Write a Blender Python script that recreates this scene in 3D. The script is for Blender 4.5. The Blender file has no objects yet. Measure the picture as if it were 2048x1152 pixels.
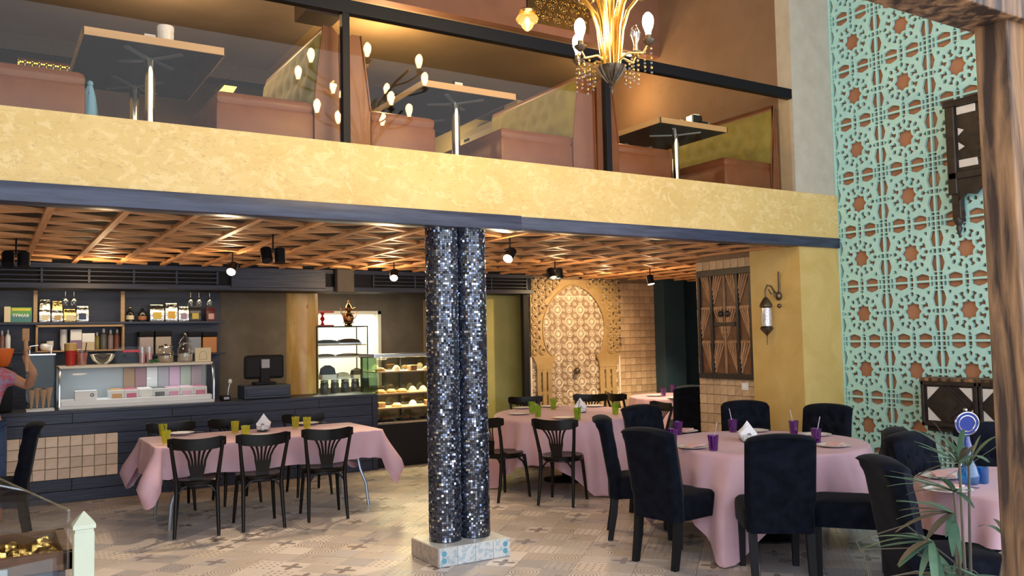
import bpy, bmesh, math, random
from mathutils import Vector, Matrix
R = math.radians
PI = math.pi
random.seed(7)
SC = bpy.context.scene
COL = SC.collection

# ------------------------------------------------------------------ camera
CX, CY, FPX = 1024.0, 576.0, 1699.72
_vx = Vector((3770 - CX, 620 - CY, FPX)).normalized()     # world X seen by the lens (right, down, forward)
_vy = Vector((-30 - CX, 695 - CY, FPX)).normalized()      # world Y
_vz = _vx.cross(_vy)
CAM = Vector((0, 0, 1.65))
right = Vector((_vx[0], _vy[0], _vz[0])); down = Vector((_vx[1], _vy[1], _vz[1])); fwd = Vector((_vx[2], _vy[2], _vz[2]))
cam = bpy.data.cameras.new('camera'); co = bpy.data.objects.new('camera', cam); COL.objects.link(co)
cam.sensor_width = 36; cam.lens = FPX / 2048 * 36; cam.clip_start = 0.05; cam.clip_end = 200
mw = Matrix((( right[0], -down[0], -fwd[0], CAM[0]), (right[1], -down[1], -fwd[1], CAM[1]), (right[2], -down[2], -fwd[2], CAM[2]), (0, 0, 0, 1)))
co.matrix_world = mw.to_3x3().orthogonalized().to_4x4() if hasattr(Matrix, 'orthogonalized') else mw
co.matrix_world = Matrix.Translation(CAM) @ mw.to_3x3().to_quaternion().to_matrix().to_4x4()
SC.camera = co

def P(px, py, X=None, Y=None, Z=None):
    """the point of the room seen at a pixel, on a plane of known X, Y or Z"""
    a, b = px - CX, py - CY
    d = Vector((a*_vx[0] + b*_vx[1] + FPX*_vx[2], a*_vy[0] + b*_vy[1] + FPX*_vy[2], a*_vz[0] + b*_vz[1] + FPX*_vz[2]))
    if X is not None: t = (X - CAM.x) / d.x
    elif Y is not None: t = (Y - CAM.y) / d.y
    else: t = (Z - CAM.z) / d.z
    return CAM + d * t

# ------------------------------------------------------------------ world, exposure, daylight
SC.view_settings.view_transform = 'Standard'; SC.view_settings.look = 'None'
SC.view_settings.gamma = 1.0; SC.view_settings.use_curve_mapping = False
SC.view_settings.exposure = 0.88
w = bpy.data.worlds.new('world'); SC.world = w; w.use_nodes = True
bg = w.node_tree.nodes['Background']
bg.inputs[0].default_value = (0.80, 0.88, 1.0, 1); bg.inputs[1].default_value = 1.85

def light(name, kind, loc, energy, color, size=0.05, rot=None, spot=None, blend=0.6, sizey=None):
    l = bpy.data.lights.new(name, kind); l.energy = energy; l.color = color
    if kind == 'AREA':
        l.size = size
        if sizey: l.shape = 'RECTANGLE'; l.size_y = sizey
    else: l.shadow_soft_size = size
    if kind == 'SPOT': l.spot_size = spot or R(70); l.spot_blend = blend
    o = bpy.data.objects.new(name, l); COL.objects.link(o); o.location = loc
    if rot: o.rotation_euler = rot
    return o
WARM = (1.0, 0.70, 0.38)
WARM2 = (1.0, 0.80, 0.52)

# ------------------------------------------------------------------ materials
MATS = {}
class NT:
    def __init__(s, name):
        s.m = bpy.data.materials.new(name); s.m.use_nodes = True
        s.t = s.m.node_tree; s.t.nodes.clear()
        s.out = s.t.nodes.new('ShaderNodeOutputMaterial')
    def n(s, kind, **kw):
        x = s.t.nodes.new('ShaderNode' + kind)
        for k, v in kw.items(): setattr(x, k, v)
        return x
    def l(s, a, b): s.t.links.new(a, b)
    def put(s, sock, v):
        if isinstance(v, bpy.types.NodeSocket): s.l(v, sock)
        else: sock.default_value = v
    def math(s, op, a, b=None, c=None):
        x = s.n('Math', operation=op); s.put(x.inputs[0], a)
        if b is not None: s.put(x.inputs[1], b)
        if c is not None: s.put(x.inputs[2], c)
        return x.outputs[0]
    def mix(s, f, a, b, mode='MIX'):
        x = s.n('Mix', data_type='RGBA', blend_type=mode)
        s.put(x.inputs['Factor'], f); s.put(x.inputs[6], a if isinstance(a, bpy.types.NodeSocket) else (*a, 1)); s.put(x.inputs[7], b if isinstance(b, bpy.types.NodeSocket) else (*b, 1))
        return x.outputs[2]
    def coords(s, scale=(1, 1, 1), rot=(0, 0, 0), kind='Object', loc=(0, 0, 0)):
        tc = s.n('TexCoord'); mp = s.n('Mapping'); s.l(tc.outputs[kind], mp.inputs[0])
        mp.inputs['Scale'].default_value = scale; mp.inputs['Rotation'].default_value = rot; mp.inputs['Location'].default_value = loc
        return mp.outputs[0]
    def noise(s, vec, scale=5, detail=4, rough=.55, dist=0):
        x = s.n('TexNoise'); s.l(vec, x.inputs['Vector']); x.inputs['Scale'].default_value = scale
        x.inputs['Detail'].default_value = detail; x.inputs['Roughness'].default_value = rough; x.inputs['Distortion'].default_value = dist
        return x.outputs['Fac']
    def ramp(s, f, a, b):
        x = s.n('MapRange'); s.put(x.inputs[0], f); x.inputs[1].default_value = a; x.inputs[2].default_value = b
        return x.outputs[0]
    def bsdf(s, color, rough=.5, metal=0, spec=.5, bump=None, bstr=.2, bdist=.01, coat=0, sheen=0, alpha=None, trans=0, emit=None, estr=0):
        b = s.n('BsdfPrincipled')
        s.put(b.inputs['Base Color'], color if isinstance(color, bpy.types.NodeSocket) else (*color, 1))
        s.put(b.inputs['Roughness'], rough); s.put(b.inputs['Metallic'], metal); s.put(b.inputs['Specular IOR Level'], spec)
        b.inputs['Coat Weight'].default_value = coat; b.inputs['Sheen Weight'].default_value = sheen
        b.inputs['Transmission Weight'].default_value = trans
        if sheen: b.inputs['Sheen Roughness'].default_value = .35
        if emit: b.inputs['Emission Color'].default_value = (*emit, 1); b.inputs['Emission Strength'].default_value = estr
        if bump is not None:
            bp = s.n('Bump'); bp.inputs['Strength'].default_value = bstr; bp.inputs['Distance'].default_value = bdist
            s.l(bump, bp.inputs['Height']); s.l(bp.outputs[0], b.inputs['Normal'])
        s.l(b.outputs[0], s.out.inputs[0]); return b

def M(name, c1, c2=None, scale=5, stretch=(1, 1, 1), rough=.5, metal=0, spec=.5, bump=0, lo=.35, hi=.65, detail=4, dist=0, coat=0, sheen=0, rvar=0, trans=0):
    """principled material: two tones mixed by noise, optional per-object tone variation and fine relief"""
    if name in MATS: return MATS[name]
    s = NT(name)
    if c2 is None and not bump and not rvar:
        s.bsdf(c1, rough, metal, spec, coat=coat, sheen=sheen, trans=trans)
    else:
        v = s.coords(stretch); nz = s.noise(v, scale, detail, dist=dist)
        col = s.mix(s.ramp(nz, lo, hi), c1, c2 or c1)
        if rvar:
            oi = s.n('ObjectInfo'); k = s.math('MULTIPLY_ADD', oi.outputs['Random'], 2*rvar, 1 - rvar)
            cmb = s.n('CombineColor'); [s.l(k, cmb.inputs[i]) for i in range(3)]
            col = s.mix(1.0, col, cmb.outputs[0], 'MULTIPLY')
        s.bsdf(col, rough, metal, spec, bump=nz if bump else None, bstr=bump, coat=coat, sheen=sheen, trans=trans)
    MATS[name] = s.m; return s.m

def emitter(name, color, strength):
    if name in MATS: return MATS[name]
    s = NT(name); e = s.n('Emission'); e.inputs[0].default_value = (*color, 1); e.inputs[1].default_value = strength
    s.l(e.outputs[0], s.out.inputs[0]); MATS[name] = s.m; return s.m

def thin_glass(name, tint=(1, 1, 1), refl=.06, rough=.02, edge=.5, body=None):
    """a thin pane: lets tinted light through and mirrors a little, more at a grazing angle"""
    if name in MATS: return MATS[name]
    s = NT(name); t = s.n('BsdfTransparent'); t.inputs[0].default_value = (*tint, 1)
    g = s.n('BsdfGlossy'); g.inputs['Roughness'].default_value = rough; g.inputs[0].default_value = (1, 1, 1, 1)
    lw = s.n('LayerWeight'); lw.inputs[0].default_value = .3
    f = s.math('MULTIPLY_ADD', lw.outputs['Facing'], edge, refl)
    f = s.math('MINIMUM', f, 1.0)
    if body:
        df = s.n('BsdfTranslucent'); df.inputs[0].default_value = (*body, 1); d2 = s.n('BsdfDiffuse'); d2.inputs[0].default_value = (*body, 1)
        ad = s.n('AddShader'); s.l(df.outputs[0], ad.inputs[0]); s.l(d2.outputs[0], ad.inputs[1])
        m0 = s.n('MixShader'); m0.inputs[0].default_value = .24; s.l(t.outputs[0], m0.inputs[1]); s.l(ad.outputs[0], m0.inputs[2]); t = m0
    mx = s.n('MixShader'); s.l(f, mx.inputs[0]); s.l(t.outputs[0], mx.inputs[1]); s.l(g.outputs[0], mx.inputs[2])
    s.l(mx.outputs[0], s.out.inputs[0]); MATS[name] = s.m; return s.m

def plaster_gold():
    s = NT('gold_plaster'); v = s.coords((1, 1, 1.3), rot=(.3, .2, .5))
    n1 = s.noise(v, 2.2, 3); n2 = s.noise(v, 7, 6, .62, 1.8); n3 = s.noise(s.coords((1.6, 1.6, 3.2), rot=(.5, .4, .2)), 13, 6, .65, 1.4)
    c = s.mix(s.ramp(n1, .35, .65), (.62, .43, .145), (.69, .49, .19))
    c = s.mix(s.math('MULTIPLY', s.ramp(n2, .50, .62), .7), c, (.76, .58, .27))
    c = s.mix(s.math('MULTIPLY', s.ramp(n3, .55, .64), .55), c, (.46, .30, .13))
    s.bsdf(c, s.math('MULTIPLY_ADD', n2, .25, .38), 0, .4, bump=n2, bstr=.08, bdist=.004)
    return s.m
MATS['gold_plaster'] = plaster_gold()

def floor_print():
    """patchwork print of a floor tile: four patches, each of them stripes, herringbone, stars or rings"""
    s = NT('patchwork_tile'); tc = s.n('TexCoord'); oi = s.n('ObjectInfo')
    geo = s.n('NewGeometry')
    mp = s.n('Mapping'); s.l(geo.outputs['Position'], mp.inputs[0]); mp.inputs['Rotation'].default_value = (0, 0, R(-42.5))
    sep = s.n('SeparateXYZ'); s.l(mp.outputs[0], sep.inputs[0])
    x, y = sep.outputs[0], sep.outputs[1]
    cell = .2135
    ux = s.math('DIVIDE', x, cell); uy = s.math('DIVIDE', y, cell)
    ix = s.math('FLOOR', ux); iy = s.math('FLOOR', uy)
    fx = s.math('SUBTRACT', s.math('FRACT', ux), .5); fy = s.math('SUBTRACT', s.math('FRACT', uy), .5)
    cb = s.n('CombineXYZ'); s.l(ix, cb.inputs[0]); s.l(iy, cb.inputs[1])
    wn = s.n('TexWhiteNoise', noise_dimensions='3D'); s.l(cb.outputs[0], wn.inputs[0])
    rnd = wn.outputs['Value']; sc = s.n('SeparateColor'); s.l(wn.outputs['Color'], sc.inputs[0]); r2, r3 = sc.outputs[1], sc.outputs[2]
    def band(v, freq, th=.5): return s.math('GREATER_THAN', s.math('FRACT', s.math('MULTIPLY', v, freq)), th)
    stripes = band(fx, 8, .62)
    zig = band(s.math('ADD', fy, s.math('ABSOLUTE', s.math('SUBTRACT', s.math('FRACT', s.math('MULTIPLY', fx, 4)), .5))), 5, .66)
    ax = s.math('ABSOLUTE', fx); ay = s.math('ABSOLUTE', fy)
    rad = s.math('SQRT', s.math('ADD', s.math('MULTIPLY', fx, fx), s.math('MULTIPLY', fy, fy)))
    ang = s.math('ARCTAN2', fy, fx)
    star = s.math('LESS_THAN', rad, s.math('MULTIPLY_ADD', s.math('COSINE', s.math('MULTIPLY', ang, 4)), .14, .28))
    dots = s.math('LESS_THAN', s.math('ADD', s.math('ABSOLUTE', s.math('SUBTRACT', s.math('FRACT', s.math('MULTIPLY', fx, 4)), .5)), s.math('ABSOLUTE', s.math('SUBTRACT', s.math('FRACT', s.math('MULTIPLY', fy, 4)), .5))), .26)
    rings = band(s.math('ADD', rad, 0), 9, .6)
    def sel(lo, hi, v): return s.math('MULTIPLY', v, s.math('MULTIPLY', s.math('GREATER_THAN', rnd, lo), s.math('LESS_THAN', rnd, hi)))
    f = s.math('ADD', s.math('ADD', sel(.0, .25, stripes), sel(.25, .48, zig)), s.math('ADD', s.math('ADD', sel(.48, .62, star), sel(.62, .8, dots)), sel(.8, .92, rings)))
    base = s.mix(s.ramp(r2, .2, .8), (.68, .59, .52), (.77, .69, .65))
    base = s.mix(s.math('GREATER_THAN', r3, .78), base, (.52, .48, .48))
    ink = s.mix(s.ramp(r3, .2, .8), (.20, .155, .14), (.24, .215, .235))
    c = s.mix(s.math('MULTIPLY', f, .9), base, ink)
    v = s.coords((1, 1, 1)); nz = s.noise(geo.outputs['Position'], 6, 4)
    c = s.mix(s.math('MULTIPLY', s.ramp(nz, .4, .7), .15), c, (.55, .47, .40))
    s.bsdf(c, s.math('MULTIPLY_ADD', nz, .2, .20), 0, .4)
    return s.m
MATS['patchwork_tile'] = floor_print()

def mosaic_mat():
    s = NT('mosaic_glass'); geo = s.n('NewGeometry')
    r = geo.outputs['Random Per Island']
    c = s.mix(s.ramp(r, 0, .75), (.006, .008, .016), (.035, .045, .075))
    c = s.mix(s.math('GREATER_THAN', r, .70), c, (.15, .18, .26)); c = s.mix(s.math('GREATER_THAN', r, .89), c, (.70, .74, .84))
    s.bsdf(c, .07, s.math('MULTIPLY', s.math('GREATER_THAN', r, .70), .85), .9)
    return s.m
MATS['mosaic_glass'] = mosaic_mat()

gold = MATS['gold_plaster']
mOchre = M('ochre_plaster', (.54, .36, .105), (.61, .425, .15), 3, rough=.5, bump=.08, detail=6, dist=1.2)
mConcrete = M('concrete', (.42, .37, .29), (.50, .45, .36), 6, rough=.75, bump=.1, lo=.3, hi=.7)
mGrey = M('grey_plaster', (.115, .095, .078), (.16, .135, .11), 3, rough=.8, bump=.1)
mTerra = M('terracotta_wall', (.40, .17, .085), (.48, .22, .12), 2.5, rough=.8)
mAqua = M('aqua_paint', (.40, .69, .635), (.46, .74, .68), 12, rough=.45)
mNavy = M('navy_stained_wood', (.007, .010, .027), (.019, .026, .062), 10, stretch=(.25, 3, 4), rough=.42, bump=.25, rvar=.25)
mBand = M('ebony_band', (.018, .022, .045), (.045, .055, .10), 9, stretch=(.3, 4, 4), rough=.4)
mBlack = M('black_metal', (.006, .006, .008), rough=.45, spec=.15)
mBlackMatt = M('black_matt', (.008, .008, .010), rough=.6, spec=.25)
mDark = M('dark_ceiling', (.030, .022, .017), (.045, .033, .026), 4, rough=.85)
mSlat = M('pine_slat', (.50, .23, .09), (.66, .34, .145), 7, stretch=(8, 8, .6), rough=.5, rvar=.22, bump=.08)
mTile = M('beige_tile', (.64, .48, .34), (.74, .59, .45), 9, rough=.4, rvar=.13, bump=.2)
mTile2 = M('shaded_beige_tile', (.46, .31, .18), (.56, .40, .25), 9, rough=.4, rvar=.16, bump=.2)  # beige tile again, the dimmer light on back and side walls put into colour
mGrout2 = M('shaded_grout', (.22, .14, .085), (.28, .18, .11), 20, rough=.9)  # grout of those walls, same shade painted in
mGrout = M('grout', (.30, .21, .14), (.36, .26, .18), 20, rough=.9)
mCloth = M('mauve_cloth', (.54, .335, .395), (.59, .375, .435), 4, rough=.55, sheen=.15)
mVelvet = M('black_velvet', (.0028, .0036, .0075), (.0065, .0085, .016), 14, rough=.8, sheen=.045, spec=.08)
mBent = M('black_lacquer', (.004, .0035, .0035), (.008, .007, .007), 8, rough=.30, spec=.22)
mWhite = M('white_china', (.80, .78, .76), rough=.2)
mPaper = M('white_paper', (.82, .82, .84), rough=.7)
mNapkin = M('rose_napkin', (.62, .36, .34), (.66, .42, .40), 9, rough=.8)
mSteel = M('steel', (.55, .56, .58), rough=.22, metal=1)
mChrome = M('chrome', (.7, .68, .64), rough=.1, metal=1)
mGalv = M('grey_blue_steel', (.34, .40, .48), rough=.35, metal=.8)
mBrass = M('brass', (.72, .47, .16), (.8, .56, .22), 9, rough=.25, metal=1)
mAntique = M('antique_brass', (.10, .075, .055), (.2, .15, .10), 30, rough=.4, metal=.9)
mLeather = M('tan_leather', (.175, .062, .024), (.205, .078, .032), 6, rough=.42, bump=.06)
mOlive = M('olive_velvet', (.22, .20, .035), (.29, .26, .06), 9, rough=.7, sheen=.3)
mTop = M('table_edge_wood', (.52, .34, .16), (.58, .39, .20), 8, stretch=(.4, 6, 6), rough=.4)
mTopDark = M('table_under', (.022, .018, .015), (.035, .028, .024), 8, rough=.6)
mWood = M('worn_timber', (.035, .018, .012), (.36, .19, .085), 4.0, stretch=(5, 5, .5), rough=.6, bump=.3, lo=.42, hi=.68, detail=8, dist=.6)
mCarved = M('dark_carved_wood', (.014, .010, .009), (.030, .021, .018), 12, rough=.45, bump=.1)
mCarvedBrown = M('brown_carved_wood', (.10, .042, .018), (.17, .075, .032), 12, rough=.5)
mShutter = M('old_shutter_wood', (.28, .14, .065), (.44, .25, .13), 14, stretch=(3, 3, .6), rough=.6, rvar=.2)
mBone = M('bone_inlay', (.62, .58, .54), (.70, .66, .62), 10, rough=.4)
mGoldFrame = M('gold_fretwork', (.37, .245, .10), (.44, .30, .13), 6, rough=.5)
mStucco = M('carved_stucco', (.70, .58, .43), (.78, .66, .51), 10, rough=.8, bump=.15)
mStuccoDark = M('stucco_ground', (.22, .15, .095), (.36, .26, .175), 20, rough=.9)
mTeal = M('teal_paint', (.016, .042, .060), (.022, .055, .075), 3, rough=.7)
mOliveWall = M('olive_wall', (.36, .33, .10), (.44, .40, .15), 2.5, rough=.7)
mTrunk = M('varnished_trunk', (.58, .31, .075), (.72, .50, .20), 3, stretch=(1.5, 1.5, .35), rough=.35, lo=.4, hi=.62, detail=6, dist=.8, bump=.15)
mOak = M('oak_shelf', (.33, .21, .11), (.40, .26, .14), 9, stretch=(.5, 5, 5), rough=.5)
mPost = M('pale_green_paint', (.52, .56, .42), (.56, .60, .46), 5, rough=.45)
mGreenLeaf = M('leaf', (.06, .14, .08), (.14, .25, .17), 6, rough=.4, rvar=.3)
mDryLeaf = M('dry_stem', (.10, .085, .055), (.15, .12, .08), 6, rough=.6, rvar=.3)
mPane = thin_glass('balustrade_glass', (.96, .92, .86), .010, .003, .006)
mGuard = thin_glass('guard_glass', (.92, .95, .97), .07, .02, .10)
mCase = thin_glass('case_glass', (.96, .985, .975), .006, .02, .025)
mClear = thin_glass('clear_glass', (.90, .92, .93), .08, .03, .35)
mGreenG = thin_glass('green_glass', (.80, .80, .25), .04, .05, .2, (.42, .42, .03))
mLimeG = thin_glass('lime_glass', (.72, .82, .30), .04, .05, .2, (.21, .33, .02))
mPurpleG = thin_glass('purple_glass', (.52, .22, .62), .04, .05, .2, (.13, .012, .20))
mBlueG = thin_glass('blue_glass', (.15, .30, .8), .06, .05, .3, (.01, .04, .4))
mCyanG = thin_glass('cyan_glass', (.20, .55, .80), .06, .05, .3, (.01, .12, .30))
def flat(name, c, rough=.5, metal=0): return M('paint_' + name, c, rough=rough, metal=metal)

# ------------------------------------------------------------------ mesh builder
class MB:
    def __init__(s): s.v = []; s.f = []
    def add(s, vs, fs):
        o = len(s.v); s.v += [Vector(v) for v in vs]; s.f += [tuple(i + o for i in f) for f in fs]; return s
    def box(s, x0, x1, y0, y1, z0, z1, c=0):
        if c <= 0:
            vs = [(x, y, z) for z in (z0, z1) for y in (y0, y1) for x in (x0, x1)]
            return s.add(vs, [(0, 2, 3, 1), (4, 5, 7, 6), (0, 1, 5, 4), (2, 6, 7, 3), (0, 4, 6, 2), (1, 3, 7, 5)])
        bm = bmesh.new(); bmesh.ops.create_cube(bm, size=1)
        for v in bm.verts: v.co = Vector(((x0+x1)/2 + v.co.x*(x1-x0), (y0+y1)/2 + v.co.y*(y1-y0), (z0+z1)/2 + v.co.z*(z1-z0)))
        c = min(c, .49*min(x1-x0, y1-y0, z1-z0))
        bmesh.ops.bevel(bm, geom=bm.edges[:] + bm.verts[:], offset=c, segments=2, profile=.5, affect='EDGES')
        bm.verts.index_update(); s.add([v.co.copy() for v in bm.verts], [[v.index for v in f.verts] for f in bm.faces]); bm.free(); return s
    def obox(s, c, ax, ay, az, hx, hy, hz):
        """box with its own axes"""
        c = Vector(c); vs = [c + ax*(sx*hx) + ay*(sy*hy) + az*(sz*hz) for sz in (-1, 1) for sy in (-1, 1) for sx in (-1, 1)]
        return s.add(vs, [(0, 2, 3, 1), (4, 5, 7, 6), (0, 1, 5, 4), (2, 6, 7, 3), (0, 4, 6, 2), (1, 3, 7, 5)])
    def bar(s, a, b, wd, th, up=(0, 0, 1)):
        a = Vector(a); b = Vector(b); d = (b - a); L = d.length; d.normalize(); up = Vector(up)
        sd = d.cross(up)
        if sd.length < 1e-4: sd = d.cross(Vector((1, 0, 0)))
        sd.normalize(); u = sd.cross(d).normalized()
        return s.obox((a + b)/2, d, sd, u, L/2, wd/2, th/2)
    def ring(s, pts): o = len(s.v); s.v += [Vector(p) for p in pts]; return list(range(o, o + len(pts)))
    def skin(s, rings, closed=False, caps=True, loop=True):
        n = len(rings[0]); idx = [s.ring(r) for r in rings]
        k = len(idx)
        for i in range(k if closed else k - 1):
            a, b = idx[i], idx[(i+1) % k]
            for j in range(n if loop else n - 1):
                s.f.append((a[j], a[(j+1) % n], b[(j+1) % n], b[j]))
        if caps and not closed and loop: s.f.append(tuple(reversed(idx[0]))); s.f.append(tuple(idx[-1]))
        return s
    def tube(s, pts, r, n=8, closed=False, flat=1.0, up=None):
        pts = [Vector(p) for p in pts]; k = len(pts); rs = r if isinstance(r, (list, tuple)) else [r]*k
        rings = []; prev = None
        for i in range(k):
            a = pts[i-1] if (i > 0 or closed) else pts[i]; b = pts[(i+1) % k] if (i < k-1 or closed) else pts[i]
            t = (b - a).normalized()
            if up is not None: u = Vector(up)
            else: u = prev if prev is not None else (Vector((0, 0, 1)) if abs(t.z) < .9 else Vector((1, 0, 0)))
            u = (u - t*u.dot(t));
            if u.length < 1e-5: u = t.orthogonal()
            u.normalize(); prev = u; w_ = t.cross(u)
            rings.append([pts[i] + (u*math.cos(2*PI*j/n) + w_*math.sin(2*PI*j/n)*flat)*rs[i] for j in range(n)])
        return s.skin(rings, closed)
    def cyl(s, a, b, r0, r1=None, n=16): return s.tube([a, b], [r0, r0 if r1 is None else r1], n)
    def lathe(s, prof, c=(0, 0, 0), n=24, sx=1, sy=1, caps=True):
        c = Vector(c)
        return s.skin([[c + Vector((r*math.cos(2*PI*j/n)*sx, r*math.sin(2*PI*j/n)*sy, z)) for j in range(n)] for r, z in prof], caps=caps)
    def ball(s, c, r, n=12, m=8, sz=1, sx=1, sy=1):
        return s.lathe([(max(1e-4, r*math.sin(PI*i/m)), -r*sz*math.cos(PI*i/m)) for i in range(m+1)], c, n, sx, sy)
    def prism(s, poly, fn, t0, t1):
        """poly: 2-D outline, fn(u, v, t) -> 3-D"""
        n = len(poly); a = s.ring([fn(u, v, t0) for u, v in poly]); b = s.ring([fn(u, v, t1) for u, v in poly])
        s.f.append(tuple(reversed(a))); s.f.append(tuple(b))
        for j in range(n): s.f.append((a[j], a[(j+1) % n], b[(j+1) % n], b[j]))
        return s
    def mesh(s, name, mat, smooth=True, ang=40):
        me = bpy.data.meshes.new(name); me.from_pydata([tuple(v) for v in s.v], [], s.f); me.validate()
        bm = bmesh.new(); bm.from_mesh(me); bmesh.ops.recalc_face_normals(bm, faces=bm.faces); bm.to_mesh(me); bm.free()
        if mat: me.materials.append(mat)
        if smooth:
            me.polygons.foreach_set('use_smooth', [True]*len(me.polygons)); me.set_sharp_from_angle(angle=R(ang))
        return me
    def build(s, name, mat, parent=None, smooth=True, loc=None, ang=40):
        o = bpy.data.objects.new(name, s.mesh(name, mat, smooth, ang)); COL.objects.link(o)
        if parent: o.parent = parent
        if loc is not None: o.location = loc
        return o

def obj(name, me, parent=None, loc=None, rot=None, scale=None):
    o = bpy.data.objects.new(name, me); COL.objects.link(o)
    if parent: o.parent = parent
    if loc is not None: o.location = loc
    if rot is not None: o.rotation_euler = rot
    if scale is not None: o.scale = scale
    return o
def tag(o, label=None, cat=None, group=None, kind=None):
    if label: o['label'] = label
    if cat: o['category'] = cat
    if group: o['group'] = group
    if kind: o['kind'] = kind
    return o
def thing(name, label, cat, loc=(0, 0, 0), rz=0, group=None):
    o = bpy.data.objects.new(name, None); COL.objects.link(o); o.empty_display_size = .1
    o.location = loc; o.rotation_euler = (0, 0, rz)
    return tag(o, label, cat, group)
def struct(o, label=None): return tag(o, label, kind='structure')
def dup(root, loc, rz, label, group=None):
    r = root.copy(); COL.objects.link(r); r.location = loc; r.rotation_euler = (0, 0, rz); r['label'] = label
    if group: r['group'] = group
    for ch in list(root.children):
        c = ch.copy(); COL.objects.link(c); c.parent = r
        for g in list(ch.children):
            d = g.copy(); COL.objects.link(d); d.parent = c
    return r
class Proto:
    """first placing moves the thing itself, later ones copy it"""
    def __init__(s, root): s.root = root; s.used = False
    def place(s, loc, rz, label, group=None):
        if not s.used:
            s.used = True; s.root.location = loc; s.root.rotation_euler = (0, 0, rz); s.root['label'] = label
            if group: s.root['group'] = group
            return s.root
        return dup(s.root, loc, rz, label, group)
def face(dx, dy): return -math.atan2(dx, dy)       # turn of a thing whose front is +Y so that it looks along (dx, dy)

# ================================================================== THE SETTING
YF = 5.65; ZL = 2.50; ZU = 2.90; XR = 7.50
# floor slab and its diagonal patchwork tiles
fl = struct(MB().box(-2.6, 10.7, -3, 14, -.2, -.012).build('floor', mGrout, smooth=False), 'patchwork tiled floor laid on the diagonal')
TS = .427; th = R(42.5); ex = Vector((math.cos(th), math.sin(th), 0)); ey = Vector((-math.sin(th), math.cos(th), 0))
tile_me = MB().box(-TS/2+.0015, TS/2-.0015, -TS/2+.0015, TS/2-.0015, -.012, 0).mesh('floor_tile', MATS['patchwork_tile'], False)
cand = []
for i in range(-20, 40):
    for j in range(-25, 35):
        c = ex*((i+.5)*TS) + ey*((j+.5)*TS)
        if not (-2.5 < c.x < 10.6 and -2.5 < c.y < 13.8): continue
        d = c - CAM; z = d.dot(fwd)
        if z < .5: cand.append((1e6, c)); continue
        u, v = CX + FPX*d.dot(right)/z, CY + FPX*d.dot(down)/z
        vis = -60 < u < 2110 and 560 < v < 1240 and c.y < 10.3 and c.x < 7.6
        cand.append((z if vis else 1e6 + z, c))
cand.sort(key=lambda t: t[0])
rest = MB()
for k, (z, c) in enumerate(cand):
    if k < 300 and z < 1e6: obj('floor_tile', tile_me, fl, c, (0, 0, th))
    else:
        h = TS/2 - .0015; rest.add([c + ex*(a*h) + ey*(b*h) for a, b in ((-1, -1), (1, -1), (1, 1), (-1, 1))], [(0, 1, 2, 3)])
rest.v = [v + Vector((0, 0, -.0005)) for v in rest.v]
tag(rest.build('floor_tile_field', MATS['patchwork_tile'], fl, False), kind='stuff')

# shell of the room
struct(MB().box(-2.75, -2.6, 1.4, 14, 0, 6.2).build('wall_left', gold, smooth=False))
struct(MB().box(XR+.05, XR+.2, 1.6, YF+.02, 0, 6.2).build('wall_right', mTerra, smooth=False), 'terracotta wall behind the aqua lattice')
struct(MB().box(-2.75, 10.7, -1.2, 14, 6.2, 6.35).build('ceiling', mDark, smooth=False))  # unseen overhang past the facade, shaped for glass reflections and daylight
struct(MB().box(10.55, 10.7, 5.7, 13.5, 0, 6.2).build('wall_alcove_right', mTeal, smooth=False))
struct(MB().box(XR+.2, 10.7, 5.6, 5.75, 0, 6.2).build('wall_alcove_front', mTeal, smooth=False))
# mezzanine slab
slab = struct(MB().box(-2.6, 10.55, YF+.14, 13.6, 2.70, ZU).build('floor_mezzanine', mDark, smooth=False), 'dark slab of the upper floor')
# parapet face
par = struct(MB().box(-2.6, XR-.005, YF, YF+.14, 2.598, 3.045).build('wall_parapet', gold, smooth=False), 'gold sponged plaster front of the upper floor')
xs = P(1040, 440, Y=YF).x
MB().box(-2.6, xs, YF-.025, YF+.15, 2.488, 2.605, .004).build('band_board', mBand, par)
MB().box(xs, XR+.0, YF-.008, YF+.15, 2.50, 2.602, .004).build('band_board', mBand, par)

# ---- hanging timber lattice of the lower ceiling
lat = struct(MB().box(-2.6, 6.9, YF+.15, 9.95, 2.66, 2.70).build('ceiling_lower', mDark, smooth=False), 'dark lower ceiling with a hanging triangular lattice of pine slats')
def clip(p, d, x0, x1, y0, y1):
    t0, t1 = -1e9, 1e9
    for a, b, lo, hi in ((p[0], d[0], x0, x1), (p[1], d[1], y0, y1)):
        if abs(b) < 1e-9:
            if not lo <= a <= hi: return None
            continue
        u, v = (lo-a)/b, (hi-a)/b
        t0 = max(t0, min(u, v)); t1 = min(t1, max(u, v))
    return (t0, t1) if t1 - t0 > .25 else None
SP = .43
for (x0, x1, y0, y1) in ((-.8, 6.86, YF+.17, 9.85), (6.9, 10.4, 7.2, 10.3)):
    for fam, az in enumerate((0, 60, 120)):
        d = (math.sin(R(az)), math.cos(R(az))); nrm = (d[1], -d[0])
        o0 = .335*nrm[0] + 6.235*nrm[1]
        for k in range(-40, 60):
            p = (nrm[0]*(o0 + k*SP), nrm[1]*(o0 + k*SP))
            c = clip(p, d, x0, x1, y0, y1)
            if not c: continue
            e = random.uniform(-.06, .04)
            a = Vector((p[0]+d[0]*c[0], p[1]+d[1]*c[0], ZL+.012+fam*.010)); b = Vector((p[0]+d[0]*(c[1]+e), p[1]+d[1]*(c[1]+e), a.z))
            L = (b-a).length
            me = MB().box(-.0125, .0125, -.023, .023, -L/2, L/2).mesh('slat', mSlat, False)
            o = obj('slat', me, lat, (a+b)/2); o.rotation_euler = (b-a).to_track_quat('Z', 'X').to_euler()
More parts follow.
